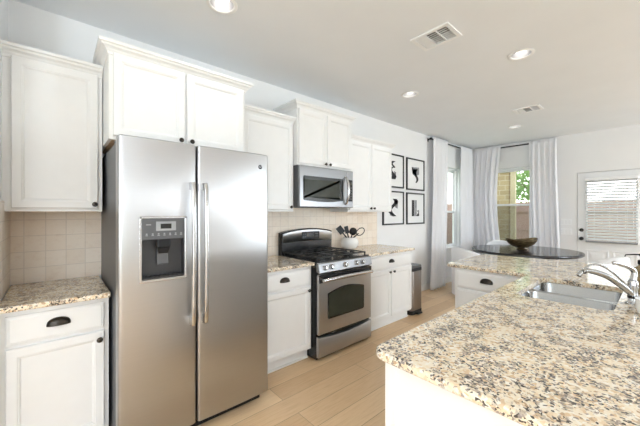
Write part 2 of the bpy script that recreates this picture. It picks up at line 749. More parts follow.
for a, c_, z0, z1 in ((-4.1, -3.35, 0, CH), (-.85, 5.15, 0, 1.62), (-.85, 5.15, 1.82, CH), (-.85, 1.05, 1.62, 1.82), (4.75, 5.15, 1.62, 1.82), (6.65, XF + .15, 0, CH), (-3.35, -.85, 2.45, CH), (5.15, 6.65, 0, .45), (5.15, 6.65, 2.45, CH), (-3.35, -.85, 0, .15)):
    b.box((a, -7.1, z0), (c_, -6.97, z1))
struct(b.build('wall_front', 'wall_paint'))

# tile backsplashes
b = MB(); b.box((-.228, -.012, .914), (.262, 0, 1.40)); struct(b.build('wall_tile', 'travertine_back'))
b = MB(); b.box((-.228, -.70, .914), (-.216, -.012, 1.44)); struct(b.build('wall_tile_side', 'travertine_side'))
b = MB(); b.box((1.16, -.012, .914), (3.53, 0, 1.44)); struct(b.build('wall_tile_range', 'travertine_back'))

# baseboards
BB = [(0, 0), (.014, 0), (.014, .085), (.009, .097), (.006, .105), (0, .105)]
b = MB(); b.sweep([(3.50, 0), (XF, 0), (XF, DY1 + .0)], BB); struct(b.build('baseboard_back', 'trim_paint'))
b = MB(); b.sweep([(XF, DY0), (XF, -6.97)], BB); struct(b.build('baseboard_far', 'trim_paint'))


def window_unit(name, P0, U, N, w_, h, rail):
    """P0 lower outer corner on the room face, U along the wall, N into the room"""
    P0, U, N = Vector(P0), Vector(U), Vector(N)
    root = bpy.data.objects.new(name, None)
    COL.objects.link(root)
    root.location = P0
    root['kind'] = 'structure'
    ORI[root.name] = P0.copy()

    def bar(b_, a0, a1, z0, z1, d0, d1, bev=.004):
        p = P0 + U * a0 + Z * z0 - N * d0
        q = P0 + U * a1 + Z * z1 - N * d1
        b_.box(p, q, bev)
    f_ = MB()
    for a0, a1, z0, z1 in ((0, .035, 0, h), (w_ - .035, w_, 0, h), (.035, w_ - .035, 0, .035), (.035, w_ - .035, h - .035, h)):
        bar(f_, a0, a1, z0, z1, .06, .13)
    f_.build('window_frame', 'vinyl_white', root)
    for z0, z1, d in ((.035, rail + .02, .075), (rail - .02, h - .035, .10)):
        s_ = MB()
        for a0, a1, q0, q1 in ((.035, .065, z0, z1), (w_ - .065, w_ - .035, z0, z1), (.065, w_ - .065, z0, z0 + .035), (.065, w_ - .065, z1 - .035, z1)):
            bar(s_, a0, a1, q0, q1, d, d + .025)
        so = s_.build('sash', 'vinyl_white', root)
        g_ = MB()
        bar(g_, .06, w_ - .06, z0 + .03, z1 - .03, d + .01, d + .014, 0)
        g_.build('glass_pane', 'clear_glass', so)
    sc = MB()
    bar(sc, .04, w_ - .04, .04, rail, .122, .123, 0)
    sc.build('insect_screen', 'insect_screen', root)
    si = MB()
    p = P0 + U * -.03 - N * .06 + Z * -.0
    q = P0 + U * (w_ + .03) + N * .035 + Z * .022
    si.box(p, q, .005)
    si.build('window_sill', 'trim_paint', root)
    return root


window_unit('window_1', (XF, WY1, WZ0), (0, -1, 0), (-1, 0, 0), WY1 - WY0, WZ1 - WZ0, .86)
window_unit('window_2', (WX0, 0, WZ0), (1, 0, 0), (0, -1, 0), WX1 - WX0, WZ1 - WZ0, .72)

# glazed back door
dr = bpy.data.objects.new('door_1', None)
COL.objects.link(dr)
dr.location = (XF, (DY0 + DY1) / 2, 0)
dr['kind'] = 'structure'
ORI[dr.name] = Vector(dr.location)
fx = XF + .012
GY0, GY1, GZ0, GZ1 = -2.515, -1.918, .885, 1.95
b = MB()
sy0, sy1 = DY0 + .006, DY1 - .006
b.box((fx, sy1, .012), (fx + .045, GY1, DZ - .006)).box((fx, GY0, .012), (fx + .045, sy0, DZ - .006))
b.box((fx, GY1, GZ1), (fx + .045, GY0, DZ - .006)).box((fx, GY1, .012), (fx + .045, GY0, GZ0))
b.build('door_leaf', 'door_paint', dr)
b = MB()
for q in ((GY1 + .02, GY1 - .012, GZ0 - .02, GZ1 + .02), (GY0 + .012, GY0 - .02, GZ0 - .02, GZ1 + .02), (GY1, GY0, GZ1 - .012, GZ1 + .02), (GY1, GY0, GZ0 - .02, GZ0 + .012)):
    b.box((fx - .012, q[0], q[2]), (fx + .006, q[1], q[3]), .004)
b.build('glazing_bead', 'door_paint', dr)
b = MB(); b.box((fx + .02, GY1, GZ0), (fx + .026, GY0, GZ1)); b.build('glass_pane', 'clear_glass', dr)
EMB = [(0, 0), (.006, .008), (.02, .008), (.03, .002), (.05, .002), (.075, .008)]
for a in (-1.905, -2.235):
    b = MB(); b.panel((fx, a, .22), (0, -1, 0), (-1, 0, 0), .29, .52, EMB); b.build('door_panel', 'door_paint', dr)
for z, r in ((1.068, .027), (.922, .030)):
    b = MB()
    if r < .03:
        b.lathe([(.030, 0), (.030, .006), (.024, .014), (.022, .016), (.004, .018)], (fx, -1.852, z), '-x', 24)
        b.build('deadbolt', 'black_metal', dr)
    else:
        b.lathe([(.030, 0), (.030, .005), (.012, .012), (.011, .035), (.022, .042), (.028, .055), (.024, .066), (.006, .070)], (fx, -1.852, z), '-x', 24)
        b.build('door_knob', 'black_metal', dr)
b = MB()
b.box((XF + .055, DY1 + .004, 0), (XF + .10, DY1 - .02, DZ)).box((XF + .055, DY0 - .004, 0), (XF + .10, DY0 + .02, DZ)).box((XF + .055, DY1, DZ - .02), (XF + .10, DY0, DZ + .004))
b.build('door_stop', 'grey_plastic', dr)

# ------------------------------------------------------------------ outdoors
b = MB(); b.box((-12, -25, -.3), (30, 25, -.13)); struct(b.build('ground', 'lawn'))
b = MB(); b.box((7.6, -.515, -.13), (8.05, .10, 2.30))
tag(b.build('brick_column', 'yellow_brick'), 'yellow brick porch column outside the dining window', 'column')
b = MB(); b.box((7.6, -.635, -.13), (7.69, -.545, 2.30), .006)
tag(b.build('porch_post', 'cream_post'), 'slim cream post beside the brick porch column', 'post')
b = MB(); b.box((7.55, -6.0, 2.29), (7.75, .35, 2.52), .01)
tag(b.build('porch_beam', 'cream_post'), 'tan porch beam above the brick column outside', 'beam')


def fence(name, label, p, q):
    p, q = Vector(p), Vector(q)
    L = (q - p).length
    D = (q - p).normalized()
    N = Vector((D.y, -D.x, 0))
    rt = thing(name, label, 'fence', p)
    b_ = MB()
    n = int(L / .145)
    rng = random.Random(3)
    for i in range(n):
        a0, a1 = i * L / n + .0012, (i + 1) * L / n - .0012
        h = 1.70 + rng.uniform(-.02, .02)
        c_ = [p + D * a0, p + D * a1, p + D * a1 + N * .018, p + D * a0 + N * .018]
        b_.loft([c_, [v + Z * (h + .1) for v in c_]])
    b_.build('fence_boards', 'fence_wood', rt)
    for zz in (.3, .95, 1.5):
        b_ = MB()
        c_ = [p + N * .018, q + N * .018, q + N * .058, p + N * .058]
        b_.loft([[v + Z * zz for v in c_], [v + Z * (zz + .09) for v in c_]])
        b_.build('fence_rail', 'fence_wood', rt)


fence('wooden_fence', 'weathered reddish board fence seen through the dining window and door blind', (11, 4.1, -.13), (11, -9, -.13))
b = MB()  # added bright block that fills the corner window with white
b.box((3.0, 4.2, -.13), (18, 8.0, 4.2))
for k in range(24):
    b.box((2.99, 4.185, .05 + k * .17), (18, 4.2, .06 + k * .17))
tag(b.build('pale_backdrop', 'trim_paint'), 'added pale lap-sided house close outside the corner window', 'backdrop')


def tree(loc, h, r, label, seed):
    rng = random.Random(seed)
    rt = thing('garden_tree', label, 'tree', loc)
    L = Vector(loc)
    b_ = MB()
    b_.tube([L, L + Vector((.05, .03, h * .3)), L + Vector((-.04, .08, h * .6)), L + Vector((.02, 0, h * .85))], [.13, .10, .07, .03], 8)
    for k in range(6):
        a = k * 1.1
        s0 = L + Vector((0, .05, h * (.4 + .05 * k)))
        b_.tube([s0, s0 + Vector((math.cos(a) * r * .5, math.sin(a) * r * .5, .5))], [.04, .015], 6)
    b_.build('trunk', 'bark', rt)
    b_ = MB()
    for k in range(1500):
        while True:
            v = Vector((rng.uniform(-1, 1), rng.uniform(-1, 1), rng.uniform(-1, 1)))
            if .25 < v.length < 1:
                break
        p_ = L + Vector((v.x * r, v.y * r, h * .68 + v.z * h * .36))
        a = Vector((rng.uniform(-1, 1), rng.uniform(-1, 1), rng.uniform(-1, 1))).normalized()
        c_ = a.orthogonal().normalized()
        sz = rng.uniform(.06, .12)
        vs = [b_.bm.verts.new(p_ + q) for q in (a * sz * 1.4, c_ * sz * .6, -a * sz * 1.4, -c_ * sz * .6)]
        b_.bm.faces.new(vs)
    b_.build('foliage', 'leaves', rt)


tree((13.5, .2, -.13), 4.2, 1.25, 'leafy green tree beyond the fence seen through the dining window', 5)

# ------------------------------------------------------------------ wall cabinets
FY = Vector((0, -1, 0))


def wall_cabinet(x0, x1, z0, z1, yf, doors, knobs, label, crown_path=None, zc=None, dz0=.02, rail_top=.03):
    """face at yf (front of the doors)"""
    rt = thing('wall_cabinet', label, 'cabinet', ((x0 + x1) / 2, -.002, z0))
    bf = yf + .02
    b = MB()
    b.box((x0, bf, z0), (x1, -.002, z1), .0015)
    b.build('cabinet_body', 'cabinet_paint', rt)
    b = MB(); b.box((x0 + .018, bf + .02, z0 - .002), (x1 - .018, -.02, z0 + .0005)); b.build('cabinet_underside', 'cabinet_wood', rt, label='bare brown underside')
    for i, (a, c_) in enumerate(doors):
        b = MB()
        b.panel((a, bf - .001, z0 + dz0), X, FY, c_ - a, z1 - rail_top - z0 - dz0, SHAKER)
        d = b.build('cabinet_door', 'cabinet_paint', rt)
        kx, kz = knobs[i]
        knob((kx, yf, kz), FY, d)
    b = MB()
    zb = z1 - .022 if zc is None else zc
    b.sweep(crown_path, crown_prof(zb))
    b.build('crown_molding', 'cabinet_paint', rt)
    return rt


# left, beside the fridge
wall_cabinet(-.2275, .232, 1.382, 2.302, -.33, [(-.190, .208)], [(.190, 1.428)],
             'white single-door wall cabinet left of the fridge, above the tiled corner', [(-.2275, -.31), (.232, -.31)], 2.256, rail_top=.034)
# above the fridge
wall_cabinet(.236, 1.118, 1.815, 2.358, -.61, [(.256, .663), (.677, 1.098)], [(.635, 1.862), (.705, 1.862)],
             'deep white two-door cabinet above the fridge', [(.236, -.002), (.236, -.59), (1.118, -.59), (1.118, -.002)], 2.316)
# between fridge and microwave
wall_cabinet(1.122, 1.796, 1.382, 2.292, -.33, [(1.24, 1.776)], [(1.745, 1.428)],
             'white single-door wall cabinet between the fridge and the microwave', [(1.122, -.31), (1.796, -.31)], 2.250, rail_top=.04)
# above the microwave
wall_cabinet(1.80, 2.585, 1.852, 2.446, -.385, [(1.815, 2.188), (2.196, 2.57)], [(2.160, 1.888), (2.224, 1.888)],
             'tall-set white two-door cabinet above the microwave', [(1.80, -.002), (1.80, -.365), (2.585, -.365), (2.585, -.002)], 2.414)
# right of the microwave
wall_cabinet(2.589, 3.455, 1.382, 2.275, -.33, [(2.605, 3.012), (3.02, 3.44)], [(2.982, 1.425), (3.05, 1.425)],
             'white two-door wall cabinet right of the microwave, beside the framed prints', [(2.589, -.31), (3.455, -.31), (3.455, -.002)], 2.232, rail_top=.04)


# ------------------------------------------------------------------ base cabinets along the back wall
def base_cabinet(x0, x1, fx0, fx1, doors, knobs, label, kick=True):
    rt = thing('base_cabinet', label, 'cabinet', ((x0 + x1) / 2, -.3, 0))
    b = MB(); b.box((x0, -.595, .105), (x1, -.002, .884), .0015); b.build('cabinet_body', 'cabinet_paint', rt)
    b = MB(); b.box((x0, -.535, 0), (x1, -.10, .105)).box((x0, -.549, 0), (x1, -.535, .02), .005); b.build('toe_kick', 'cabinet_paint', rt)
    b = MB(); b.panel((fx0, -.594, .708), X, FY, fx1 - fx0, .146, SLABF); d = b.build('drawer', 'cabinet_paint', rt)
    cup_pull(((fx0 + fx1) / 2, -.614, .787), X, FY, d)
    for (a, c_), (kx, kz) in zip(doors, knobs):
        b = MB(); b.panel((a, -.594, .125), X, FY, c_ - a, .565, SHAKER); d = b.build('cabinet_door', 'cabinet_paint', rt)
        knob((kx, -.614, kz), FY, d)
    return rt


base_cabinet(-.214, .236, -.188, .214, [(-.188, .214)], [(.190, .647)], 'white base cabinet with drawer and door left of the fridge')
base_cabinet(1.165, 1.792, 1.19, 1.772, [(1.19, 1.772)], [(1.742, .660)], 'white base cabinet with drawer and door between fridge and range')
base_cabinet(2.568, 3.495, 2.585, 3.478, [(2.585, 3.028), (3.036, 3.478)], [(2.992, .662), (3.072, .662)], 'white two-door base cabinet right of the range')


def worktop(x0, x1, label, rad):
    b = MB()
    b.slab(round_poly([(x0, -.648), (x1, -.648), (x1, -.013), (x0, -.013)], rad, 5), .8845, .914, .007)
    tag(b.build('countertop', 'granite'), label, 'countertop')


worktop(-.2155, .242, 'short speckled granite countertop left of the fridge', [0, .012, 0, 0])
worktop(1.165, 1.794, 'speckled granite countertop between the fridge and the range', [0, .008, 0, 0])
worktop(2.566, 3.512, 'speckled granite countertop right of the range, holding the utensil crock', [.008, .02, .01, 0])

# ------------------------------------------------------------------ refrigerator
fr = thing('refrigerator', 'large stainless side-by-side refrigerator with ice and water dispenser', 'refrigerator', (.70, -.45, 0))
b = MB(); b.box((.252, -.775, .03), (1.158, -.03, 1.770), .006); b.build('fridge_body', 'grey_plastic', fr, label='dark grey painted sides')
b = MB(); b.box((.27, -.80, .012), (1.13, -.70, .072), .004)
for i in range(20):
    b.box((.30 + i * .041, -.804, .022), (.325 + i * .041, -.799, .062))
b.build('base_grille', 'black_plastic', fr)
for fxx in (.30, 1.10):
    b = MB(); b.lathe([(.022, 0), (.022, .02), (.012, .03)], (fxx, -.72, 0), 'z', 14); b.build('leveling_foot', 'black_plastic', fr)
for hx in (.30, 1.09):
    b = MB(); b.box((hx - .045, -.80, 1.770), (hx + .045, -.66, 1.794), .008); b.build('hinge_cover', 'grey_plastic', fr)


def fridge_door(x0, x1, z0, z1, yb, yf, bulge):
    n = 16
    r = .016
    out = [(x0, yb)]
    arc = []
    for k in range(6):
        q = PI / 2 * k / 5
        arc.append((x0 + r * (1 - math.cos(q)), yf + r * (1 - math.sin(q))))
    for k in range(1, n):
        tt = k / n
        arc.append((x0 + r + (x1 - x0 - 2 * r) * tt, yf - bulge * 4 * tt * (1 - tt)))
    for k in range(6):
        q = PI / 2 * (1 - k / 5)
        arc.append((x1 - r * (1 - math.cos(q)), yf + r * (1 - math.sin(q))))
    plan = [(x0, yb)] + arc + [(x1, yb)]
    mid = ((x0 + x1) / 2, (yb + yf) / 2)

    def ring(z, ins):
        return [(p[0] + (mid[0] - p[0]) * ins / (x1 - x0) * 2, p[1] + (mid[1] - p[1]) * ins / (abs(yf - yb)) * 2 if p[1] < yb else p[1], z) for p in plan]
    b_ = MB()
    b_.loft([ring(z0, .006), ring(z0 + .006, 0), ring(z1 - .006, 0), ring(z1, .006)])
    b_.smooth = True
    return b_


fd = fridge_door(.247, .651, .075, 1.793, -.783, -.862, .006).build('freezer_door', 'stainless', fr)
DX0, DX1, DZ0, DZ1 = .355, .581, .998, 1.228
cm = MB(); cm.box((DX0, -.90, DZ0), (DX1, -.80, DZ1), .012, 3)
cut(fd, cm)
rd = fridge_door(.660, 1.166, .075, 1.793, -.783, -.862, .006).build('fridge_door', 'stainless', fr)


def fridge_handle(x, parent):
    b_ = MB()
    zs = [.695, .705, .74, .85, 1.0, 1.128, 1.26, 1.40, 1.51, 1.545, 1.557]
    ys = [-.880, -.905, -.915, -.921, -.925, -.926, -.925, -.921, -.915, -.905, -.880]
    rings = []
    for z_, y_ in zip(zs, ys):
        hw = .0125
        th = .011
        q = round_poly([(x - hw, y_ - th), (x + hw, y_ - th), (x + hw, y_ + th), (x - hw, y_ + th)], .007, 3)
        rings.append([(p.x, p.y, z_) for p in q])
    b_.loft(rings)
    for z_ in (.72, 1.535):
        b_.box((x - .010, -.915, z_ - .022), (x + .010, -.862, z_ + .022), .004)
    b_.smooth = True
    b_.build('door_handle', 'stainless_light', parent, label='bright bowed bar handle')


fridge_handle(.618, fd)
fridge_handle(.692, rd)
# dispenser
dp = MB()
dp.box((DX0 - .012, -.872, DZ0 - .014), (DX1 + .012, -.862, DZ0 + .002), .003)
dp.box((DX0 - .012, -.872, DZ0), (DX0 + .001, -.862, DZ1 + .125), .003)
dp.box((DX1 - .001, -.872, DZ0), (DX1 + .012, -.862, DZ1 + .125), .003)
dp.box((DX0 - .012, -.872, DZ1 + .113), (DX1 + .012, -.862, DZ1 + .127), .003)
dob = dp.build('dispenser', 'stainless_light', fr, label='in-door ice and water dispenser frame')
b = MB(); b.box((DX0, -.874, DZ1 - .005), (DX1, -.862, DZ1 + .115), .003); b.build('control_panel', 'grey_plastic', dob)
b = MB(); b.box((.425, -.8755, 1.272), (.530, -.873, 1.325), .001); b.build('display_surround', 'lightgrey_plastic', dob)
b = MB(); b.box((.448, -.8765, 1.284), (.505, -.875, 1.312), .0005); b.build('display', 'dark_glass', dob)
b = MB()
for i in range(7):
    b.box((.372 + i * .030, -.8752, 1.245), (.384 + i * .030, -.8738, 1.249))
    b.box((.374 + i * .030, -.8752, 1.252), (.382 + i * .030, -.8738, 1.259))
b.build('button_icons', 'lightgrey_plastic', dob)
b = MB()
b.box((.375, -.8752, 1.305), (.400, -.8738, 1.310))
b.build('panel_mark', 'lightgrey_plastic', dob)
b = MB()
b.box((DX0 + .002, -.812, DZ0 + .002), (DX1 - .002, -.806, DZ1 - .002))
b.box((DX0 + .001, -.862, DZ0 + .004), (DX0 + .004, -.806, DZ1 - .004)).box((DX1 - .004, -.862, DZ0 + .004), (DX1 - .001, -.806, DZ1 - .004))
b.build('recess_liner', 'recess_grey', dob)
b = MB()
b.box((.432, -.862, 1.170), (.506, -.812, 1.228), .010, 3)
b.loft([[(.436, -.855, 1.172), (.502, -.855, 1.172), (.502, -.815, 1.172), (.436, -.815, 1.172)], [(.444, -.846, 1.14), (.494, -.846, 1.14), (.494, -.818, 1.14), (.444, -.818, 1.14)]])
b.build('spout', 'black_plastic', dob)
b = MB(); b.box((.438, -.832, 1.075), (.500, -.822, 1.165), .008, 3, Matrix.Rotation(R(-8), 3, 'X')); b.build('paddle', 'grey_plastic', dob)
b = MB()
b.box((DX0 + .004, -.868, DZ0 + .001), (DX1 - .004, -.812, DZ0 + .012), .003)
for i in range(9):
    b.box((.368 + i * .0235, -.866, DZ0 + .012), (.380 + i * .0235, -.820, DZ0 + .016), .001)
b.build('drip_tray', 'grate_dark', dob)
# round maker's badge
b = MB(); b.lathe([(.0155, 0), (.0155, .003), (.0135, .0045), (.0001, .0045)], (1.096, -.8625, 1.700), '-y', 24)
bo = b.build('badge', 'black_metal', rd, label='small round dark badge with light letters')
text_mesh('GE', .017, 'badge_letters', 'stainless_light', bo.parent, Matrix.Translation((1.096, -.8675, 1.700)) @ Matrix.Rotation(R(90), 4, 'X'))

# ------------------------------------------------------------------ range
RX0, RX1 = 1.802, 2.558
rg = thing('gas_range', 'stainless and black gas range with oven between the base cabinets', 'range', (2.18, -.34, 0))
b = MB(); b.box((RX0, -.655, .010), (RX1, -.025, .895), .004); b.build('range_body', 'black_enamel', rg)
for a in (RX0 + .05, RX1 - .05):
    for c_ in (-.08, -.58):
        b = MB(); b.lathe([(.02, 0), (.02, .012), (.012, .016), (.012, .04)], (a, c_, 0), 'z', 12); b.build('leveling_foot', 'black_plastic', rg)
b = MB(); b.box((RX0 - .002, -.66, .893), (RX1 + .002, -.06, .916), .008, 3)
b.build('cooktop', 'black_enamel', rg)
# backguard
pts = []
n = 20
zt0, zt1 = 1.150, 1.192
b = MB()
arc = [(RX0 + .008 + (RX1 - RX0 - .016) * k / n, zt0 + (zt1 - zt0) * math.sin(PI * k / n) ** .7) for k in range(n + 1)]
ring = [(RX0 + .008, .90)] + arc + [(RX1 - .008, .90)]
b.loft([[(p[0], -.018, p[1]) for p in ring], [(p[0], -.075, p[1]) for p in ring], [(p[0] + (.006 if p[0] < 2.18 else -.006), -.082, p[1] - .006) for p in ring]])
bk_ = b.build('backguard', 'black_enamel', rg)
b = MB()
bot = [(RX0 + .022 + (RX1 - RX0 - .044) * k / n, 1.045 + (1.052 - 1.045) * math.sin(PI * k / n) - .022 * (k / n - .0) * 0) for k in range(n + 1)]
top = [(RX0 + .022 + (RX1 - RX0 - .044) * k / n, zt0 - .010 + (zt1 - zt0) * math.sin(PI * k / n) ** .7) for k in range(n + 1)]
b.loft([[(p[0], -.080, p[1]), (p[0], -.089, p[1]), (p[0], -.092, p[1] + .004), (p[0], -.092, q[1] - .006), (p[0], -.088, q[1] - .001), (p[0], -.080, q[1])] for p, q in zip(bot, top)])
b.smooth = True
b.build('backguard_trim', 'stainless', bk_)
b = MB(); b.box((2.075, -.0945, 1.072), (2.335, -.0915, 1.155), .006, 3); b.build('clock_panel', 'black_plastic', bk_)
b = MB(); b.box((2.15, -.0955, 1.105), (2.25, -.0935, 1.140), .001); b.build('clock_display', 'dark_glass', bk_)
b = MB()
for i in range(4):
    b.box((2.09 + (i % 2) * .025, -.0955, 1.09 + (i // 2) * .03), (2.105 + (i % 2) * .025, -.0935, 1.105 + (i // 2) * .03), .001)
    pass
b.build('clock_buttons', 'grey_plastic', bk_)
b = MB()
for i in range(4):
    b.box((2.275 + (i % 2) * .025, -.0955, 1.09 + (i // 2) * .03), (2.290 + (i % 2) * .025, -.0935, 1.105 + (i // 2) * .03), .001)
b.build('clock_buttons', 'grey_plastic', bk_)
# burners and grates
for bx, by, br in ((1.965, -.20, .038), (2.395, -.20, .034), (1.965, -.49, .042), (2.395, -.49, .048), (2.18, -.345, .036)):
    b = MB(); b.lathe([(br + .012, 0), (br + .012, .006), (br, .010), (br, .018), (br - .006, .022), (.002, .023)], (bx, by, .914), 'z', 24)
    b.build('burner', 'grate_dark', rg)
for gx0, gx1 in ((1.835, 2.062), (2.072, 2.288), (2.298, 2.525)):
    b = MB()
    y0, y1 = -.625, -.095
    zt = .952
    hb = .006

    def bar(p, q):
        b.box((min(p[0], q[0]) - hb, min(p[1], q[1]) - hb, zt - .012), (max(p[0], q[0]) + hb, max(p[1], q[1]) + hb, zt), .002)
    bar((gx0, y0), (gx1, y0)); bar((gx0, y1), (gx1, y1)); bar((gx0, y0), (gx0, y1)); bar((gx1, y0), (gx1, y1))
    cx_ = (gx0 + gx1) / 2
    bar((gx0, -.345), (gx1, -.345))
    for cy_ in (-.20, -.49):
        bar((gx0, cy_), (cx_ - .03, cy_)); bar((cx_ + .03, cy_), (gx1, cy_))
    bar((cx_, y1), (cx_, -.23)); bar((cx_, -.17), (cx_, -.17)); bar((cx_, -.30), (cx_, -.46)); bar((cx_, -.52), (cx_, y0))
    for fx_ in (gx0, gx1):
        for fy_ in (y0, y1, -.345):
            b.box((fx_ - .007, fy_ - .007, .915), (fx_ + .007, fy_ + .007, zt - .006), .002)
    b.build('burner_grate', 'black_iron', rg)
# slanted control panel with five knobs
b = MB()
q = [(-.655, .822), (-.697, .815), (-.701, .820), (-.684, .898), (-.675, .905), (-.655, .905)]
b.loft([[(RX0 + .004, p[0], p[1]) for p in q], [(RX1 - .004, p[0], p[1]) for p in q]])
cp = b.build('control_panel', 'stainless_dark', rg)
Nk = Vector((0, -.977, .213))
for kx in (1.888, 1.966, 2.150, 2.318, 2.412):
    P = Vector((kx, -.693, .860))
    b = MB()
    b.lathe([(.027, 0), (.027, .005), (.0225, .007), (.021, .026), (.018, .029), (.002, .030)], P, Nk, 24)
    b.box(P + Nk * .029 + Vector((-.003, -.003, -.017)), P + Nk * .034 + Vector((.003, .003, .017)), .001)
    b.build('knob', 'stainless_light', rg)
b = MB(); b.box((RX0 + .002, -.668, .788), (RX1 - .002, -.64, .822), .002); b.build('vent_gap', 'black_enamel', rg)
# oven door
b = MB()
b.box((RX0 + .003, -.690, .245), (RX1 - .003, -.657, .800), .008, 3)
od = b.build('oven_door', 'stainless', rg)
b = MB()
b.box((RX0 + .003, -.694, .722), (RX1 - .003, -.690, .798), .002)
b.build('door_top_band', 'black_enamel', od)
wx0, wx1, wz0, wz1 = 1.915, 2.435, .372, .615
arch = [(wx0 + (wx1 - wx0) * k / 14, wz1 + .042 * math.sin(PI * k / 14)) for k in range(15)]
wp = round_poly([(wx0, wz0), (wx1, wz0)] + arch[::-1], [.02, .02] + [.012] + [0] * 13 + [.012], 4)
b = MB()
b.loft([[(p.x, -.689, p.y) for p in wp], [(p.x, -.6925, p.y) for p in wp]])
b.build('window_surround', 'black_enamel', od)
wi = offset_poly(wp, .014)
b = MB(); b.loft([[(p.x, -.692, p.y) for p in wi], [(p.x, -.6935, p.y) for p in wi]]); b.build('oven_window', 'oven_glass', od)
b = MB()
hp = [(RX0 + .03 + (RX1 - RX0 - .06) * k / 16, -.725 - .012 * math.sin(PI * k / 16), .748 + .010 * math.sin(PI * k / 16)) for k in range(17)]
b.tube(hp, .0155, 12, flat=1.15)
for a in (RX0 + .045, RX1 - .045):
    b.box((a - .016, -.725, .735), (a + .016, -.688, .763), .005)
b.build('oven_handle', 'stainless_light', od)
# storage drawer with curved finger gap
b = MB()
tp_ = [(RX0 + .003 + (RX1 - RX0 - .006) * k / 18, .222 - .030 * math.sin(PI * k / 18)) for k in range(19)]
bt_ = [(RX0 + .003 + (RX1 - RX0 - .006) * k / 18, .034) for k in range(19)]
b.loft([[(q[0], -.656, p[1]), (q[0], -.684, p[1]), (q[0], -.690, p[1] + .006), (q[0], -.690, q[1] - .008), (q[0], -.686, q[1] - .002), (q[0], -.680, q[1]), (q[0], -.656, q[1])] for p, q in zip(bt_, tp_)])
b.smooth = True
b.build('storage_drawer', 'stainless', rg)

# ------------------------------------------------------------------ microwave
mw = thing('microwave_oven', 'stainless over-the-range microwave under the middle cabinet', 'microwave', (2.18, -.2, 1.424))
b = MB(); b.box((1.803, -.368, 1.426), (2.583, -.014, 1.849), .004); b.build('microwave_body', 'grey_plastic', mw, label='dark grey case')
b = MB()
b.box((1.803, -.405, 1.428), (2.470, -.368, 1.848), .008, 3)
md = b.build('microwave_door', 'stainless_dark', mw)
wx0, wx1, wz0, wz1 = 1.848, 2.410, 1.500, 1.745
bo_ = [(wx0 + (wx1 - wx0) * k / 12, wz0 - .016 * math.sin(PI * k / 12)) for k in range(13)]
wp = round_poly(bo_ + [(wx1, wz1), (wx0, wz1)], [.012] + [0] * 11 + [.012, .012, .012], 3)
b = MB(); b.loft([[(p.x, -.404, p.y) for p in wp], [(p.x, -.4075, p.y) for p in wp]]); b.build('microwave_window', 'dark_glass', md)
wi = offset_poly(wp, .035)
b = MB(); b.loft([[(p.x - .02, -.4073, p.y) for p in wi], [(p.x - .02, -.4082, p.y) for p in wi]]); b.build('window_mesh', 'oven_glass', md)
b = MB()
b.tube([(2.446, -.404, 1.468), (2.448, -.430, 1.480), (2.449, -.452, 1.54), (2.449, -.460, 1.62), (2.449, -.452, 1.70), (2.448, -.430, 1.76), (2.446, -.404, 1.772)], [.012, .0135, .014, .014, .014, .0135, .012], 12)
b.build('door_handle', 'stainless_light', md)
b = MB(); b.box((2.473, -.402, 1.428), (2.583, -.368, 1.848), .006, 3); mp_ = b.build('control_fascia', 'stainless_dark', mw)
b = MB(); b.box((2.491, -.4045, 1.500), (2.573, -.400, 1.745), .004); b.build('keypad', 'black_plastic', mp_)
b = MB(); b.box((2.500, -.4055, 1.690), (2.564, -.404, 1.732), .001); b.build('clock_display', 'dark_glass', mp_)
b = MB()
for i in range(3):
    for j in range(5):
        b.box((2.502 + i * .022, -.4055, 1.515 + j * .032), (2.518 + i * .022, -.404, 1.535 + j * .032), .001)
b.build('keypad_buttons', 'grey_plastic', mp_)
b = MB()
for i in range(14):
    b.box((1.83 + i * .042, -.33, 1.4235), (1.86 + i * .042, -.24, 1.427))
b.build('grease_filter', 'lightgrey_plastic', mw)

# ------------------------------------------------------------------ utensil crock
cr = MB()
prof = [(.002, 0), (.055, 0), (.085, .012), (.108, .045), (.114, .075), (.108, .105), (.094, .130), (.080, .142), (.076, .145), (.071, .142), (.080, .125), (.098, .10), (.10, .07), (.075, .025), (.002, .015)]
cr.lathe(prof, (2.795, -.150, .9145), 'z', 32)
tag(cr.build('utensil_crock', 'ceramic_white'), 'squat white rounded crock on the counter beside the range', 'crock')
CR = Vector((2.795, -.150, .95))
RT, DP = Vector((.68, -.73, 0)), Vector((.73, .68, 0))   # across and along the crock, as seen from the room


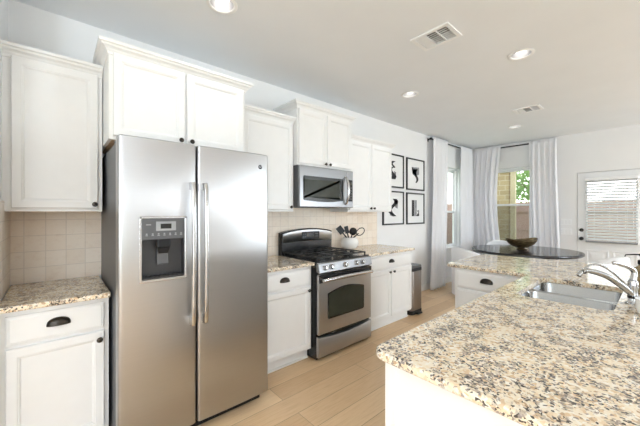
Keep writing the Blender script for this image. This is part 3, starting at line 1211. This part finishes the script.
def utensil(name, label, tip, head, base):
    tip = CR + RT * tip[0] + DP * tip[1] + Z * (tip[2] - CR.z)
    p0 = CR + RT * base[0] + DP * base[1]
    d = (tip - p0).normalized()
    L = (tip - p0).length
    rt = thing(name, label, 'utensil', tuple(p0))
    b_ = MB()
    b_.tube([p0, p0 + d * L * .55, p0 + d * (L - .05)], [.008, .0085, .007], 8)
    b_.build('utensil_handle', 'black_plastic', rt)
    b_ = MB()
    side = d.cross(Vector((.55, .6, 0))).normalized()
    side = Vector((.75, -.66, 0)); side = (side - d * side.dot(d)).normalized()
    nn = d.cross(side).normalized()
    c_ = tip - d * .02
    pts_ = []
    for k in range(16):
        q = 2 * PI * k / 16
        e = head[1] * math.cos(q)
        wv = head[0] * math.sin(q)
        if head[2] == 'flat':
            wv = head[0] * max(-.8, min(.8, math.sin(q) * 1.4))
            e = head[1] * max(-.85, min(.85, math.cos(q) * 1.3))
        pts_.append(c_ + d * e + side * wv)
    if head[2] == 'spoon':
        b_.loft([[p - nn * .012 + (c_ - p) * .55 for p in pts_], [p - nn * .006 + (c_ - p) * .15 for p in pts_], pts_, [p + nn * .003 for p in pts_], [p - nn * .003 + (c_ - p) * .2 for p in pts_], [p - nn * .008 + (c_ - p) * .6 for p in pts_]])
    elif head[2] == 'ring':
        b_.tube(pts_, .006, 8, closed=True)
    else:
        b_.loft([pts_, [p + nn * .004 for p in pts_]])
    b_.smooth = True
    b_.build('utensil_head', 'black_plastic', rt)


utensil('spatula', 'black flat spatula leaning furthest left in the white crock', (-.127, -.045, 1.168), (.048, .058, 'flat'), (.05, -.045))
utensil('turner', 'black narrow turner upright in the white crock next to the spatula', (-.042, .015, 1.172), (.032, .055, 'flat'), (.01, .015))
utensil('ladle', 'black round ladle right of centre in the white crock', (.05, .045, 1.150), (.050, .050, 'spoon'), (-.01, .045))
utensil('serving_spoon', 'black slotted oval spoon leaning furthest right in the white crock', (.150, -.015, 1.145), (.040, .058, 'ring'), (-.070, -.015))

# ------------------------------------------------------------------ trash can
tc_ = thing('trash_can', 'slim stainless step trash can at the end of the base cabinets', 'trash can', (3.68, -.36, 0))
pl = round_poly([(3.545, -.575), (3.815, -.575), (3.815, -.20), (3.545, -.20)], .045, 6)
b = MB(); b.slab(pl, .05, .585, .004); b.smooth = True; b.build('can_body', 'stainless_can', tc_)
b = MB(); b.slab(offset_poly(pl, -.003), .0, .055, .004); b.smooth = True; b.build('can_base', 'black_plastic', tc_)
b = MB(); b.slab(offset_poly(pl, -.004), .58, .625, .006); b.smooth = True; b.build('can_rim', 'black_plastic', tc_)
b = MB(); b.slab(offset_poly(pl, -.002), .622, .655, .012); b.smooth = True; b.build('can_lid', 'grey_plastic', tc_)
b = MB(); b.box((3.62, -.625, .012), (3.73, -.57, .03), .006, 3); b.build('pedal', 'black_plastic', tc_)

# ------------------------------------------------------------------ framed prints
def print_frame(x0, x1, z0, z1, label, shapes):
    rt = thing('framed_print', label, 'picture', ((x0 + x1) / 2, 0, z0), group='black framed prints on the back wall')
    y0, y1 = -.024, -.001
    t_ = .022
    b_ = MB()
    for q in ((x0, x0 + t_, z0, z1), (x1 - t_, x1, z0, z1), (x0 + t_, x1 - t_, z0, z0 + t_), (x0 + t_, x1 - t_, z1 - t_, z1)):
        b_.box((q[0], y0, q[2]), (q[1], y1, q[3]), .002)
    b_.build('frame', 'frame_black', rt)
    b_ = MB(); b_.box((x0 + .015, -.012, z0 + .015), (x1 - .015, -.004, z1 - .015)); b_.build('mat_board', 'paper_white', rt)
    w_, h = x1 - x0, z1 - z0
    for mat_, polys in shapes.items():
        b_ = MB()
        for pts_ in polys:
            pp = [(x0 + w_ * (.5 + (u - .5) * 1.25), z0 + h * (.5 + (v - .5) * 1.12)) for u, v in pts_]
            b_.loft([[(p[0], -.012, p[1]) for p in pp], [(p[0], -.0128, p[1]) for p in pp]])
        b_.build('print_shape', mat_, rt)


def band(cx, amp, w0, w1, v0, v1, n=14, ph=0):
    L_, R_ = [], []
    for k in range(n + 1):
        s_ = k / n
        c_ = cx + amp * math.sin(s_ * 2 * PI + ph)
        hw = w0 + (w1 - w0) * s_
        v = v0 + (v1 - v0) * s_
        L_.append((c_ - hw, v)); R_.append((c_ + hw, v))
    return R_ + L_[::-1]


print_frame(3.665, 4.215, 1.757, 2.282, 'black framed print with dark curving figure, top row beside the cabinet',
            {'ink_black': [band(.45, .07, .10, .05, .28, .60), band(.47, .05, .04, .06, .58, .76, ph=1)], 'ink_grey': [[(.50, .30), (.58, .28), (.60, .46), (.53, .50)]]})
print_frame(4.300, 4.850, 1.745, 2.275, 'black framed print with grey tapering twist, top row nearest the curtain',
            {'ink_grey': [[(.33, .70), (.66, .72), (.66, .52), (.50, .46), (.36, .50)]], 'ink_black': [band(.52, .06, .03, .09, .27, .66), [(.33, .70), (.40, .70), (.42, .50), (.36, .50)]]})
print_frame(3.665, 4.215, 1.180, 1.705, 'black framed print with S-shaped ribbon, bottom row beside the cabinet',
            {'ink_black': [band(.48, .12, .07, .08, .28, .74, ph=2.6)], 'ink_grey': [[(.52, .74), (.68, .70), (.66, .48), (.56, .52)], [(.36, .30), (.50, .27), (.46, .40), (.36, .42)]]})
print_frame(4.300, 4.850, 1.176, 1.700, 'black framed print with upright dark bars, bottom row nearest the curtain',
            {'ink_black': [[(.33, .28), (.44, .28), (.44, .74), (.33, .74)], [(.52, .28), (.66, .28), (.66, .42)]], 'ink_grey': [[(.45, .28), (.55, .28), (.55, .74), (.45, .74)], [(.55, .44), (.66, .34), (.66, .46)]]})

# ------------------------------------------------------------------ curtains
def curtain(a0, a1, b0, b1, axis, plane, label, seed, sway=0.0, pinch=0.0):
    """a: extent along the wall at the top, b: at the bottom"""
    rng = random.Random(seed)
    nu, nz = 110, 34
    folds = 5.0
    zt, zb = 2.705, .012
    phs = [rng.uniform(0, 6) for _ in range(4)]
    rows = []
    for j in range(nz + 1):
        s_ = j / nz
        row = []
        for i in range(nu + 1):
            q = i / nu
            lo = a0 + (b0 - a0) * s_ ** 1.5 + sway * math.sin(PI * s_) * .5
            hi = a1 + (b1 - a1) * s_ ** 1.5 + sway * math.sin(PI * s_) - pinch * math.sin(PI * min(1, s_ * 1.2)) * .5
            qq = q + .012 * math.sin(q * 17 + phs[0] + s_ * 2) * min(1, s_ * 4)
            am = (.013 + .015 * min(1, s_ * 5)) * (.65 + .35 * math.sin(q * 7 + phs[1] + s_))
            d = am * math.sin(2 * PI * folds * qq + .8 * math.sin(3 * s_ + phs[2]) * s_) + .004 * math.sin(2 * PI * folds * 2 * qq + phs[3] + s_ * 2)
            if s_ < .045:
                d *= .5
            a = lo + (hi - lo) * qq
            z = zt + (zb - zt) * s_
            row.append((a, plane + d, z) if axis == 'x' else (plane + d, a, z))
        rows.append(row)
    b_ = MB()
    b_.loft(rows, False, False, closed=False)
    b_.smooth = True
    o = b_.build('curtain', 'curtain_cloth')
    sm = o.modifiers.new('t', 'SOLIDIFY')
    sm.thickness = .0025
    tag(o, label, 'curtain')


curtain(4.99, 5.52, 4.88, 5.42, 'x', -.118, 'white pleated curtain beside the framed prints', 1)
curtain(6.08, 6.62, 6.10, 6.60, 'x', -.118, 'white pleated curtain on the back wall at the corner, right of the corner window', 2)
curtain(-.14, -.64, -.16, -.74, 'y', 6.692, 'white pleated curtain just left of the dining window', 3, sway=.10)
curtain(-1.115, -1.53, -1.15, -1.60, 'y', 6.692, 'white pleated curtain between the dining window and the door', 4)


def rod(pts, ends, label):
    rt = thing('curtain_rod', label, 'curtain rod', pts[0])
    b_ = MB(); b_.tube(pts, .0125, 12); b_.build('rod', 'black_metal', rt)
    for e in ends:
        b_ = MB(); b_.lathe([(.001, -.024), (.018, -.018), (.026, 0), (.018, .018), (.001, .024)], e, 'z', 16); b_.build('finial', 'black_metal', rt)
    return rt


r_ = rod([(4.965, -.078, 2.672), (6.64, -.078, 2.672)], [(4.955, -.078, 2.672)], 'black curtain rod over the corner window on the back wall')
for x in (5.00, 6.60):
    b = MB(); b.box((x - .006, -.078, 2.664), (x + .006, -.0005, 2.680)).box((x - .012, -.008, 2.64), (x + .012, -.0005, 2.70)); b.build('bracket', 'black_metal', r_)
r_ = rod([(6.732, -.15, 2.672), (6.732, -1.50, 2.672)], [], 'black curtain rod over the dining window on the far wall')
for y in (-.20, -1.46):
    b = MB(); b.box((6.732, y - .006, 2.664), (XF - .0005, y + .006, 2.680)).box((XF - .008, y - .012, 2.64), (XF - .0005, y + .012, 2.70)); b.build('bracket', 'black_metal', r_)

# ------------------------------------------------------------------ blind on the door
bl = thing('window_blind', 'white slatted blind over the back door glass', 'blind', (XF - .03, -2.21, .87))
b = MB(); b.box((XF - .058, -2.530, 1.905), (XF - .006, -1.905, 1.955), .004); b.build('headrail', 'vinyl_white', bl)
b = MB()
n = 22
for i in range(n):
    z = .925 + i * (1.89 - .925) / (n - 1)
    b.box((XF - .056, -2.522, z - .0013), (XF - .008, -1.913, z + .0013), 0, 1, Matrix.Rotation(R(-35), 3, 'Y'))
b.build('slats', 'blind_slat', bl)
b = MB(); b.box((XF - .058, -2.522, .868), (XF - .008, -1.913, .898), .006, 3); b.build('bottom_rail', 'blind_rail', bl, label='grey bottom rail')
for y in (-2.02, -2.41):
    b = MB(); b.tube([(XF - .0325, y, .90), (XF - .0325, y, 1.91)], .0016, 6); b.build('ladder_cord', 'vinyl_white', bl)

# switch plates
def plate(z0, z1, y0, y1, n_, label, outlet):
    rt = thing('wall_plate', label, 'switch' if not outlet else 'outlet', (XF, (y0 + y1) / 2, z0))
    b_ = MB(); b_.box((XF - .007, y0, z0), (XF - .0003, y1, z1), .003); b_.build('cover_plate', 'vinyl_white', rt)
    for k in range(n_):
        yc = y0 + (y1 - y0) * (k + .5) / n_
        zc = (z0 + z1) / 2
        b_ = MB()
        b_.box((XF - .011, yc - .016, zc - .033), (XF - .006, yc + .016, zc + .033), .002)
        b_.build('rocker' if not outlet else 'receptacle', 'ceramic_glossy', rt)


plate(1.148, 1.256, -1.572, -1.722, 3, 'white triple rocker switch plate on the far wall beside the door', False)
plate(.975, 1.090, -1.572, -1.728, 3, 'white lower plate on the far wall just under the switch plate', True)

# ------------------------------------------------------------------ ceiling fittings
LAB = ['recessed ceiling light above the fridge, nearest the camera', 'recessed ceiling light right of the large vent, over the island',
       'recessed ceiling light above the range side walkway', 'recessed ceiling light over the round dining table']
for (x, y), lb in zip(LIGHTS_AT, LAB):
    rt = thing('recessed_light', lb, 'ceiling light', (x, y, CH), group='recessed ceiling lights')
    b = MB(); b.lathe([(.076, -.001), (.098, -.001), (.098, -.004), (.094, -.007), (.080, -.009), (.074, -.004), (.074, .002)], (x, y, CH), 'z', 40, False, False)
    b.build('trim_ring', 'trim_paint', rt)
    b = MB(); b.lathe([(.075, -.002), (.073, .02), (.064, .062), (.058, .10), (.002, .102)], (x, y, CH), 'z', 36, False, True)
    b.build('reflector', 'can_reflector', rt)
    b = MB(); b.lathe([(.002, .014), (.028, .017), (.043, .028), (.048, .046), (.040, .080), (.002, .096)], (x, y, CH), 'z', 28)
    b.build('lamp_bulb', 'bulb', rt)
    l = bpy.data.lights.new('can_spot', 'SPOT')
    l.energy = 30
    l.spot_size = R(115)
    l.spot_blend = .6
    l.shadow_soft_size = .05
    l.color = (.88, .95, 1.0)
    lo_ = bpy.data.objects.new('can_spot', l)
    COL.objects.link(lo_)
    lo_.location = (x, y, CH + .03)


def vent(cx, cy, hw, hd, label, bright_first):
    rt = thing('air_vent', label, 'vent', (cx, cy, CH), group='ceiling air vents')
    b_ = MB()
    z0, z1 = CH - .010, CH - .0005
    rim = .028
    for q in ((cx - hw, cx + hw, cy - hd, cy - hd + rim), (cx - hw, cx + hw, cy + hd - rim, cy + hd), (cx - hw, cx - hw + rim, cy - hd + rim, cy + hd - rim), (cx + hw - rim, cx + hw, cy - hd + rim, cy + hd - rim)):
        b_.box((q[0], q[2], z0), (q[1], q[3], z1))
    L = 2 * hd - 2 * rim
    for k in (1, 2):
        yy = cy - hd + rim + L * k / 3
        b_.box((cx - hw + rim, yy - .004, z0 + .002), (cx + hw - rim, yy + .004, z1))
    b_.build('vent_frame', 'vinyl_white', rt)
    for k, ang in enumerate((0, 1, -1)):
        ya = cy - hd + rim + L * k / 3 + .005
        yb = cy - hd + rim + L * (k + 1) / 3 - .005
        b_ = MB()
        m_ = 7
        for i in range(m_):
            xx = cx - hw + rim + (2 * hw - 2 * rim) * (i + .5) / m_
            if k == 0:
                b_.box((xx - .002, ya, CH - .004), (xx + .002, yb, CH + .003), 0, 1)
            elif k == 1:
                b_.box((xx - .0125, ya, CH - .002), (xx + .0125, yb, CH - .0005), 0, 1, Matrix.Rotation(R(-22), 3, 'Y'))
            else:
                b_.box((xx - .0125, ya, CH - .002), (xx + .0125, yb, CH - .0005), 0, 1, Matrix.Rotation(R(30), 3, 'Y'))
        b_.build('louver_bank', 'vinyl_white', rt)
    b_ = MB()
    b_.box((cx - .100, cy - .130, CH + .066), (cx + .100, cy + .130, CH + .068))
    b_.build('duct_back', 'black_plastic', rt)


vent(2.225, -1.595, .120, .152, 'large white ceiling air vent over the kitchen walkway', True)
vent(4.70, -1.59, .120, .152, 'far white ceiling air vent near the dining area', True)

# ------------------------------------------------------------------ island and peninsula
isl = thing('island_cabinet', 'long white island base cabinet under the large granite top', 'cabinet', (1.8, -2.55, 0))
b = MB(); b.box((.855, -2.97, .0), (3.22, -2.14, .09)); b.build('plinth', 'cabinet_paint', isl)
b = MB(); b.box((.855, -2.98, .09), (2.69, -2.135, .884), .002); ib = b.build('cabinet_body', 'cabinet_paint', isl)
cm = MB(); cm.box((1.90, -2.68, .60), (2.655, -2.17, .95)); cut(ib, cm)
b = MB()
b.box((.846, -2.175, .0), (.856, -2.130, .884), .003)
b.build('corner_trim', 'cabinet_paint', isl)
b = MB(); b.box((.846, -2.99, .0), (.856, -2.94, .884), .003); b.build('corner_trim', 'cabinet_paint', isl)
b = MB(); b.box((.844, -2.94, 0), (.856, -2.175, .10), .004); b.build('base_trim', 'cabinet_paint', isl)
for (a, c_) in ((.90, 1.42), (1.43, 1.86), (1.87, 2.24), (2.25, 2.62)):
    b = MB(); b.panel((c_, -2.136, .125), -X, Y, c_ - a, .565, SHAKER); d = b.build('cabinet_door', 'cabinet_paint', isl)
    knob((c_ - .03, -2.116, .66), Y, d)
    b = MB(); b.panel((c_, -2.136, .708), -X, Y, c_ - a, .146, SLABF); d = b.build('drawer', 'cabinet_paint', isl)

pen = thing('peninsula_cabinet', 'white drawer cabinet at the far end of the island facing the camera', 'cabinet', (2.98, -1.83, 0))
b = MB(); b.box((2.70, -2.98, .10), (3.26, -1.53, .884), .002); b.build('cabinet_body', 'cabinet_paint', pen)
b = MB(); b.box((2.76, -2.13, 0), (3.26, -1.54, .10)); b.build('toe_kick', 'cabinet_paint', pen)
for i, (z0, h) in enumerate(((.715, .148), (.525, .178), (.335, .178), (.125, .198))):
    b = MB(); b.panel((2.701, -1.552, z0), -Y, -X, .54, h, SLABF); d = b.build('drawer', 'cabinet_paint', pen)
    cup_pull((2.681, -1.80, z0 + h * .55), -Y, -X, d, .05)

poly = [(.805, -3.08), (3.80, -3.08), (3.72, -2.60), (3.56, -1.45), (2.665, -1.455), (2.655, -2.094), (.808, -2.094)]
poly = round_poly(poly, [.05, .05, .3, .10, .05, .015, .055], 6)
b = MB(); b.slab(poly, .884, .914, .010, 4); b.smooth = True
top = tag(b.build('island_countertop', 'granite'), 'large L-shaped speckled granite island countertop with sink cutout', 'countertop')
SX0, SX1, SY0, SY1 = 1.945, 2.610, -2.610, -2.205
hole = round_poly([(SX0, SY0), (SX1, SY0), (SX1, SY1), (SX0, SY1)], .055, 6)
cm = MB(); cm.loft([[(p.x, p.y, .86) for p in hole], [(p.x, p.y, .95) for p in hole]])
cut(top, cm)

# sink
sk = thing('kitchen_sink', 'double-bowl stainless undermount sink set in the island top', 'sink', (2.27, -2.4, .70))


def bowl(x0, x1, y0, y1, zt, zb):
    b_ = MB()
    rings = []
    for ins, z in ((-.014, zt), (0, zt), (.003, zt - .006), (.010, zb + .03), (.022, zb + .008), (.045, zb)):
        q = round_poly([(x0 + ins, y0 + ins), (x1 - ins, y0 + ins), (x1 - ins, y1 - ins), (x0 + ins, y1 - ins)], max(.012, .05 - ins * .4), 5)
        rings.append([(p.x, p.y, z) for p in q])
    b_.loft(rings, False, True)
    # outside skin
    rings2 = []
    for ins, z in ((-.014, zt), (-.012, zt - .002), (-.002, zt - .008), (.006, zb + .03), (.018, zb + .004), (.040, zb - .003)):
        q = round_poly([(x0 + ins, y0 + ins), (x1 - ins, y0 + ins), (x1 - ins, y1 - ins), (x0 + ins, y1 - ins)], max(.012, .05 - ins * .4), 5)
        rings2.append([(p.x, p.y, z) for p in q])
    b_.loft(rings2, False, True)
    b_.smooth = True
    o = b_.build('sink_bowl', 'stainless_sink', sk)
    b_ = MB()
    b_.lathe([(.002, .001), (.028, .001), (.036, .004), (.042, .003), (.043, 0)], ((x0 + x1) / 2, (y0 + y1) / 2, zb + .0005), 'z', 24)
    b_.build('drain', 'chrome', o)


bowl(SX0 - .004, 2.262, SY0 - .004, SY1 + .004, .8832, .715)
bowl(2.292, SX1 + .004, SY0 - .004, SY1 + .004, .8832, .695)

# faucet
FB = Vector((2.185, -2.662, .9145))
fc = thing('kitchen_faucet', 'chrome single-lever kitchen faucet behind the sink', 'faucet', tuple(FB))
b = MB(); b.lathe([(.030, 0), (.030, .006), (.022, .012), (.019, .018), (.018, .075), (.020, .082), (.020, .110), (.016, .120), (.004, .126)], FB, 'z', 24)
b.build('faucet_body', 'chrome', fc)
b = MB(); b.lathe([(.0195, .030), (.0205, .033), (.0205, .040), (.0195, .043)], FB, 'z', 24, False, False); b.build('swivel_ring', 'black_plastic', fc)
tipd = Vector((-.215, .165, 0))


def fcurve(pts_):
    """Catmull-Rom through points"""
    pts_ = [Vector(p) for p in pts_]
    out = []
    q = [pts_[0]] + pts_ + [pts_[-1]]
    for i in range(1, len(q) - 2):
        for k in range(6):
            tt = k / 6
            a, b_, c_, d_ = q[i - 1], q[i], q[i + 1], q[i + 2]
            out.append(.5 * ((2 * b_) + (c_ - a) * tt + (2 * a - 5 * b_ + 4 * c_ - d_) * tt ** 2 + (3 * b_ - a - 3 * c_ + d_) * tt ** 3))
    out.append(pts_[-1])
    return out


sp_ = fcurve([FB + Z * .050 + tipd * .02, FB + tipd * .22 + Z * .093, FB + tipd * .55 + Z * .146, FB + tipd * .88 + Z * .172, FB + tipd * 1.0 + Z * .168])
b = MB(); b.tube(sp_, [.0155 - .004 * k / len(sp_) for k in range(len(sp_))], 14); spo = b.build('spout', 'chrome', fc)
b = MB(); b.lathe([(.009, .006), (.0105, 0), (.0105, -.020), (.008, -.022)], FB + tipd * 1.03 + Z * .164, Vector((.6, -.45, 1)), 16); b.build('aerator', 'chrome', spo)
b = MB(); b.lathe([(.0118, -.004), (.0125, 0), (.0118, .004)], FB + tipd * .975 + Z * .1685, tipd, 16); b.build('collar_ring', 'black_metal', spo)
sp2 = fcurve([FB + Z * .060 + tipd * .02, FB + tipd * .28 + Z * .135, FB + tipd * .62 + Z * .196, FB + tipd * .86 + Z * .198, FB + tipd * .99 + Z * .172])
b = MB(); b.tube(sp2, .0055, 10); b.build('upper_spout_rail', 'chrome', fc)
lv = fcurve([FB + Z * .118, FB + Vector((.012, -.004, .160)), FB + Vector((-.015, .012, .185)), FB + Vector((-.075, .045, .205)), FB + Vector((-.105, .060, .212))])
b = MB(); b.tube(lv, [.014 - .007 * k / len(lv) for k in range(len(lv))], 12)
lvo = b.build('lever_handle', 'chrome', fc)
b = MB(); b.lathe([(.001, -.010), (.008, -.006), (.010, 0), (.008, .006), (.001, .010)], lv[-1], 'z', 14); b.build('lever_tip', 'chrome', lvo)

# soap bottle and cup
SB = Vector((2.50, -2.685, .9145))
sb = thing('soap_bottle', 'amber-brown soap bottle with black pump behind the faucet', 'bottle', tuple(SB))
b = MB(); b.lathe([(.002, 0), (.034, 0), (.038, .006), (.038, .125), (.032, .145), (.016, .158), (.014, .170), (.002, .172)], SB, 'z', 28); b.build('bottle', 'soap_glass', sb)
b = MB()
b.lathe([(.017, .166), (.018, .170), (.018, .188), (.012, .192), (.006, .194), (.006, .212), (.013, .214), (.013, .226), (.004, .230)], SB, 'z', 20)
b.tube([SB + Z * .222, SB + Vector((-.010, .030, .221)), SB + Vector((-.020, .064, .216)), SB + Vector((-.020, .068, .206))], [.0045, .004, .0035, .003], 8)
b.build('pump', 'black_plastic', sb)
cpx = Vector((1.98, -2.728, .9145))
b = MB(); b.lathe([(.002, 0), (.032, 0), (.044, .012), (.050, .035), (.052, .075), (.049, .076), (.046, .040), (.036, .012), (.002, .008)], cpx, 'z', 32)
tag(b.build('small_cup', 'ceramic_glossy'), 'small white ceramic cup at the right edge beside the faucet', 'cup')

# ------------------------------------------------------------------ dining set
TC = (5.78, -1.265)
tb = thing('dining_table', 'round glossy black dining table beyond the island', 'table', (*TC, 0))
b = MB(); b.lathe([(.002, .712), (.72, .712), (.75, .718), (.760, .730), (.760, .752), (.754, .760), (.002, .760)], (*TC, 0), 'z', 96); b.build('tabletop', 'table_black', tb)
b = MB(); b.lathe([(.002, 0), (.30, 0), (.31, .02), (.27, .04), (.12, .10), (.075, .25), (.075, .50), (.13, .66), (.26, .711), (.002, .7115)], (*TC, 0), 'z', 40); b.build('pedestal', 'table_black', tb)


def barrel_chair(loc, face, label):
    """upholstered tub chair, faces direction angle"""
    rt = thing('barrel_chair', label, 'chair', (*loc, 0), face, 'white upholstered dining chairs', local=True)
    n = 40
    ro, ri = .30, .235
    rings = []
    for k in range(n + 1):
        s_ = -1 + 2 * k / n
        th = PI + s_ * R(142)
        hgt = .82 - .19 * max(0, (abs(s_) - .12) / .88) ** 1.25
        e = (math.cos(th), math.sin(th))
        tops = [(ro, .06), (ro + .004, .30), (ro + .008, hgt - .035), (ro - .004, hgt - .012), (ro - .022, hgt), (ri + .022, hgt), (ri + .006, hgt - .012), (ri, hgt - .04), (ri, .30), (ri, .06)]
        rings.append([(e[0] * r, e[1] * r, z) for r, z in tops])
    b_ = MB(); b_.loft(rings); b_.smooth = True; b_.build('chair_back', 'chair_fabric', rt)
    b_ = MB(); b_.lathe([(.002, .06), (.236, .06), (.236, .40), (.002, .40)], (0, 0, 0), 'z', 40); b_.build('seat_base', 'chair_fabric', rt)
    b_ = MB(); b_.lathe([(.002, .402), (.215, .402), (.230, .415), (.232, .450), (.215, .472), (.12, .480), (.002, .482)], (0, 0, 0), 'z', 40); b_.build('seat_cushion', 'chair_fabric', rt)
    for sx_ in (-.17, .17):
        for sy_ in (-.17, .17):
            b_ = MB(); b_.lathe([(.014, 0), (.020, .062)], (sx_, sy_, 0), 'z', 12); b_.build('leg', 'black_plastic', rt)


for loc, lb in (((5.01, -.76), 'white upholstered barrel chair at the table, behind the left end of the island'),
                ((5.38, -2.20), 'white upholstered barrel chair right of the table, in front of the back door'),
                ((6.36, -.80), 'white upholstered barrel chair behind the table, under the dining window')):
    barrel_chair(loc, math.atan2(TC[1] - loc[1], TC[0] - loc[0]), lb)

# decorative bowl
BC = Vector((5.83, -1.22, .7605))
bw = thing('decorative_bowl', 'bronze-brown boat-shaped wooden bowl in the middle of the black table', 'bowl', tuple(BC))
b = MB()
ring_o, ring_i = [], []
nseg = 36
dirU, dirV = Vector((.66, -.75, 0)).normalized(), Vector((.75, .66, 0)).normalized()
dirU = Vector((.75, -.66, 0))
dirV = Vector((.66, .75, 0))


def bowl_ring(sc, zc, lift, off=0):
    out = []
    for k in range(nseg):
        q = 2 * PI * k / nseg
        up = lift * (abs(math.cos(q)) ** 2.2) * (1.15 if math.cos(q) > 0 else 1.0)
        out.append(BC + dirU * (math.cos(q) * .245 * sc) + dirV * (math.sin(q) * .18 * sc) + Z * (zc + up + off))
    return out


b.loft([bowl_ring(.30, .028, 0), bowl_ring(.58, .045, .004), bowl_ring(.82, .082, .014), bowl_ring(.96, .118, .026), bowl_ring(1.0, .148, .036),
        bowl_ring(.97, .150, .036), bowl_ring(.90, .118, .024), bowl_ring(.74, .082, .012), bowl_ring(.48, .054, .003), bowl_ring(.2, .042, 0)])
b.smooth = True
b.build('bowl_shell', 'bowl_wood', bw)
b = MB(); b.lathe([(.075, 0), (.078, .004), (.055, .012), (.045, .022), (.07, .034), (.02, .036)], BC, 'z', 28); b.build('foot', 'bowl_wood', bw)
for k, (u, v, r, zz) in enumerate(((-.03, .0, .042, .092), (.055, .02, .036, .094), (.01, -.06, .034, .098))):
    c_ = BC + dirU * u + dirV * v + Z * zz
    b = MB(); b.lathe([(r * math.sin(PI * i / 12) + 1e-4, -r * math.cos(PI * i / 12)) for i in range(13)], c_, 'z', 20)
    o = b.build('decor_ball', 'bead_cream')
    tag(o, ['cream decor ball on the left in the brown bowl', 'cream decor ball on the right in the brown bowl', 'cream decor ball at the front of the brown bowl'][k], 'ornament', 'decor balls in the brown bowl')
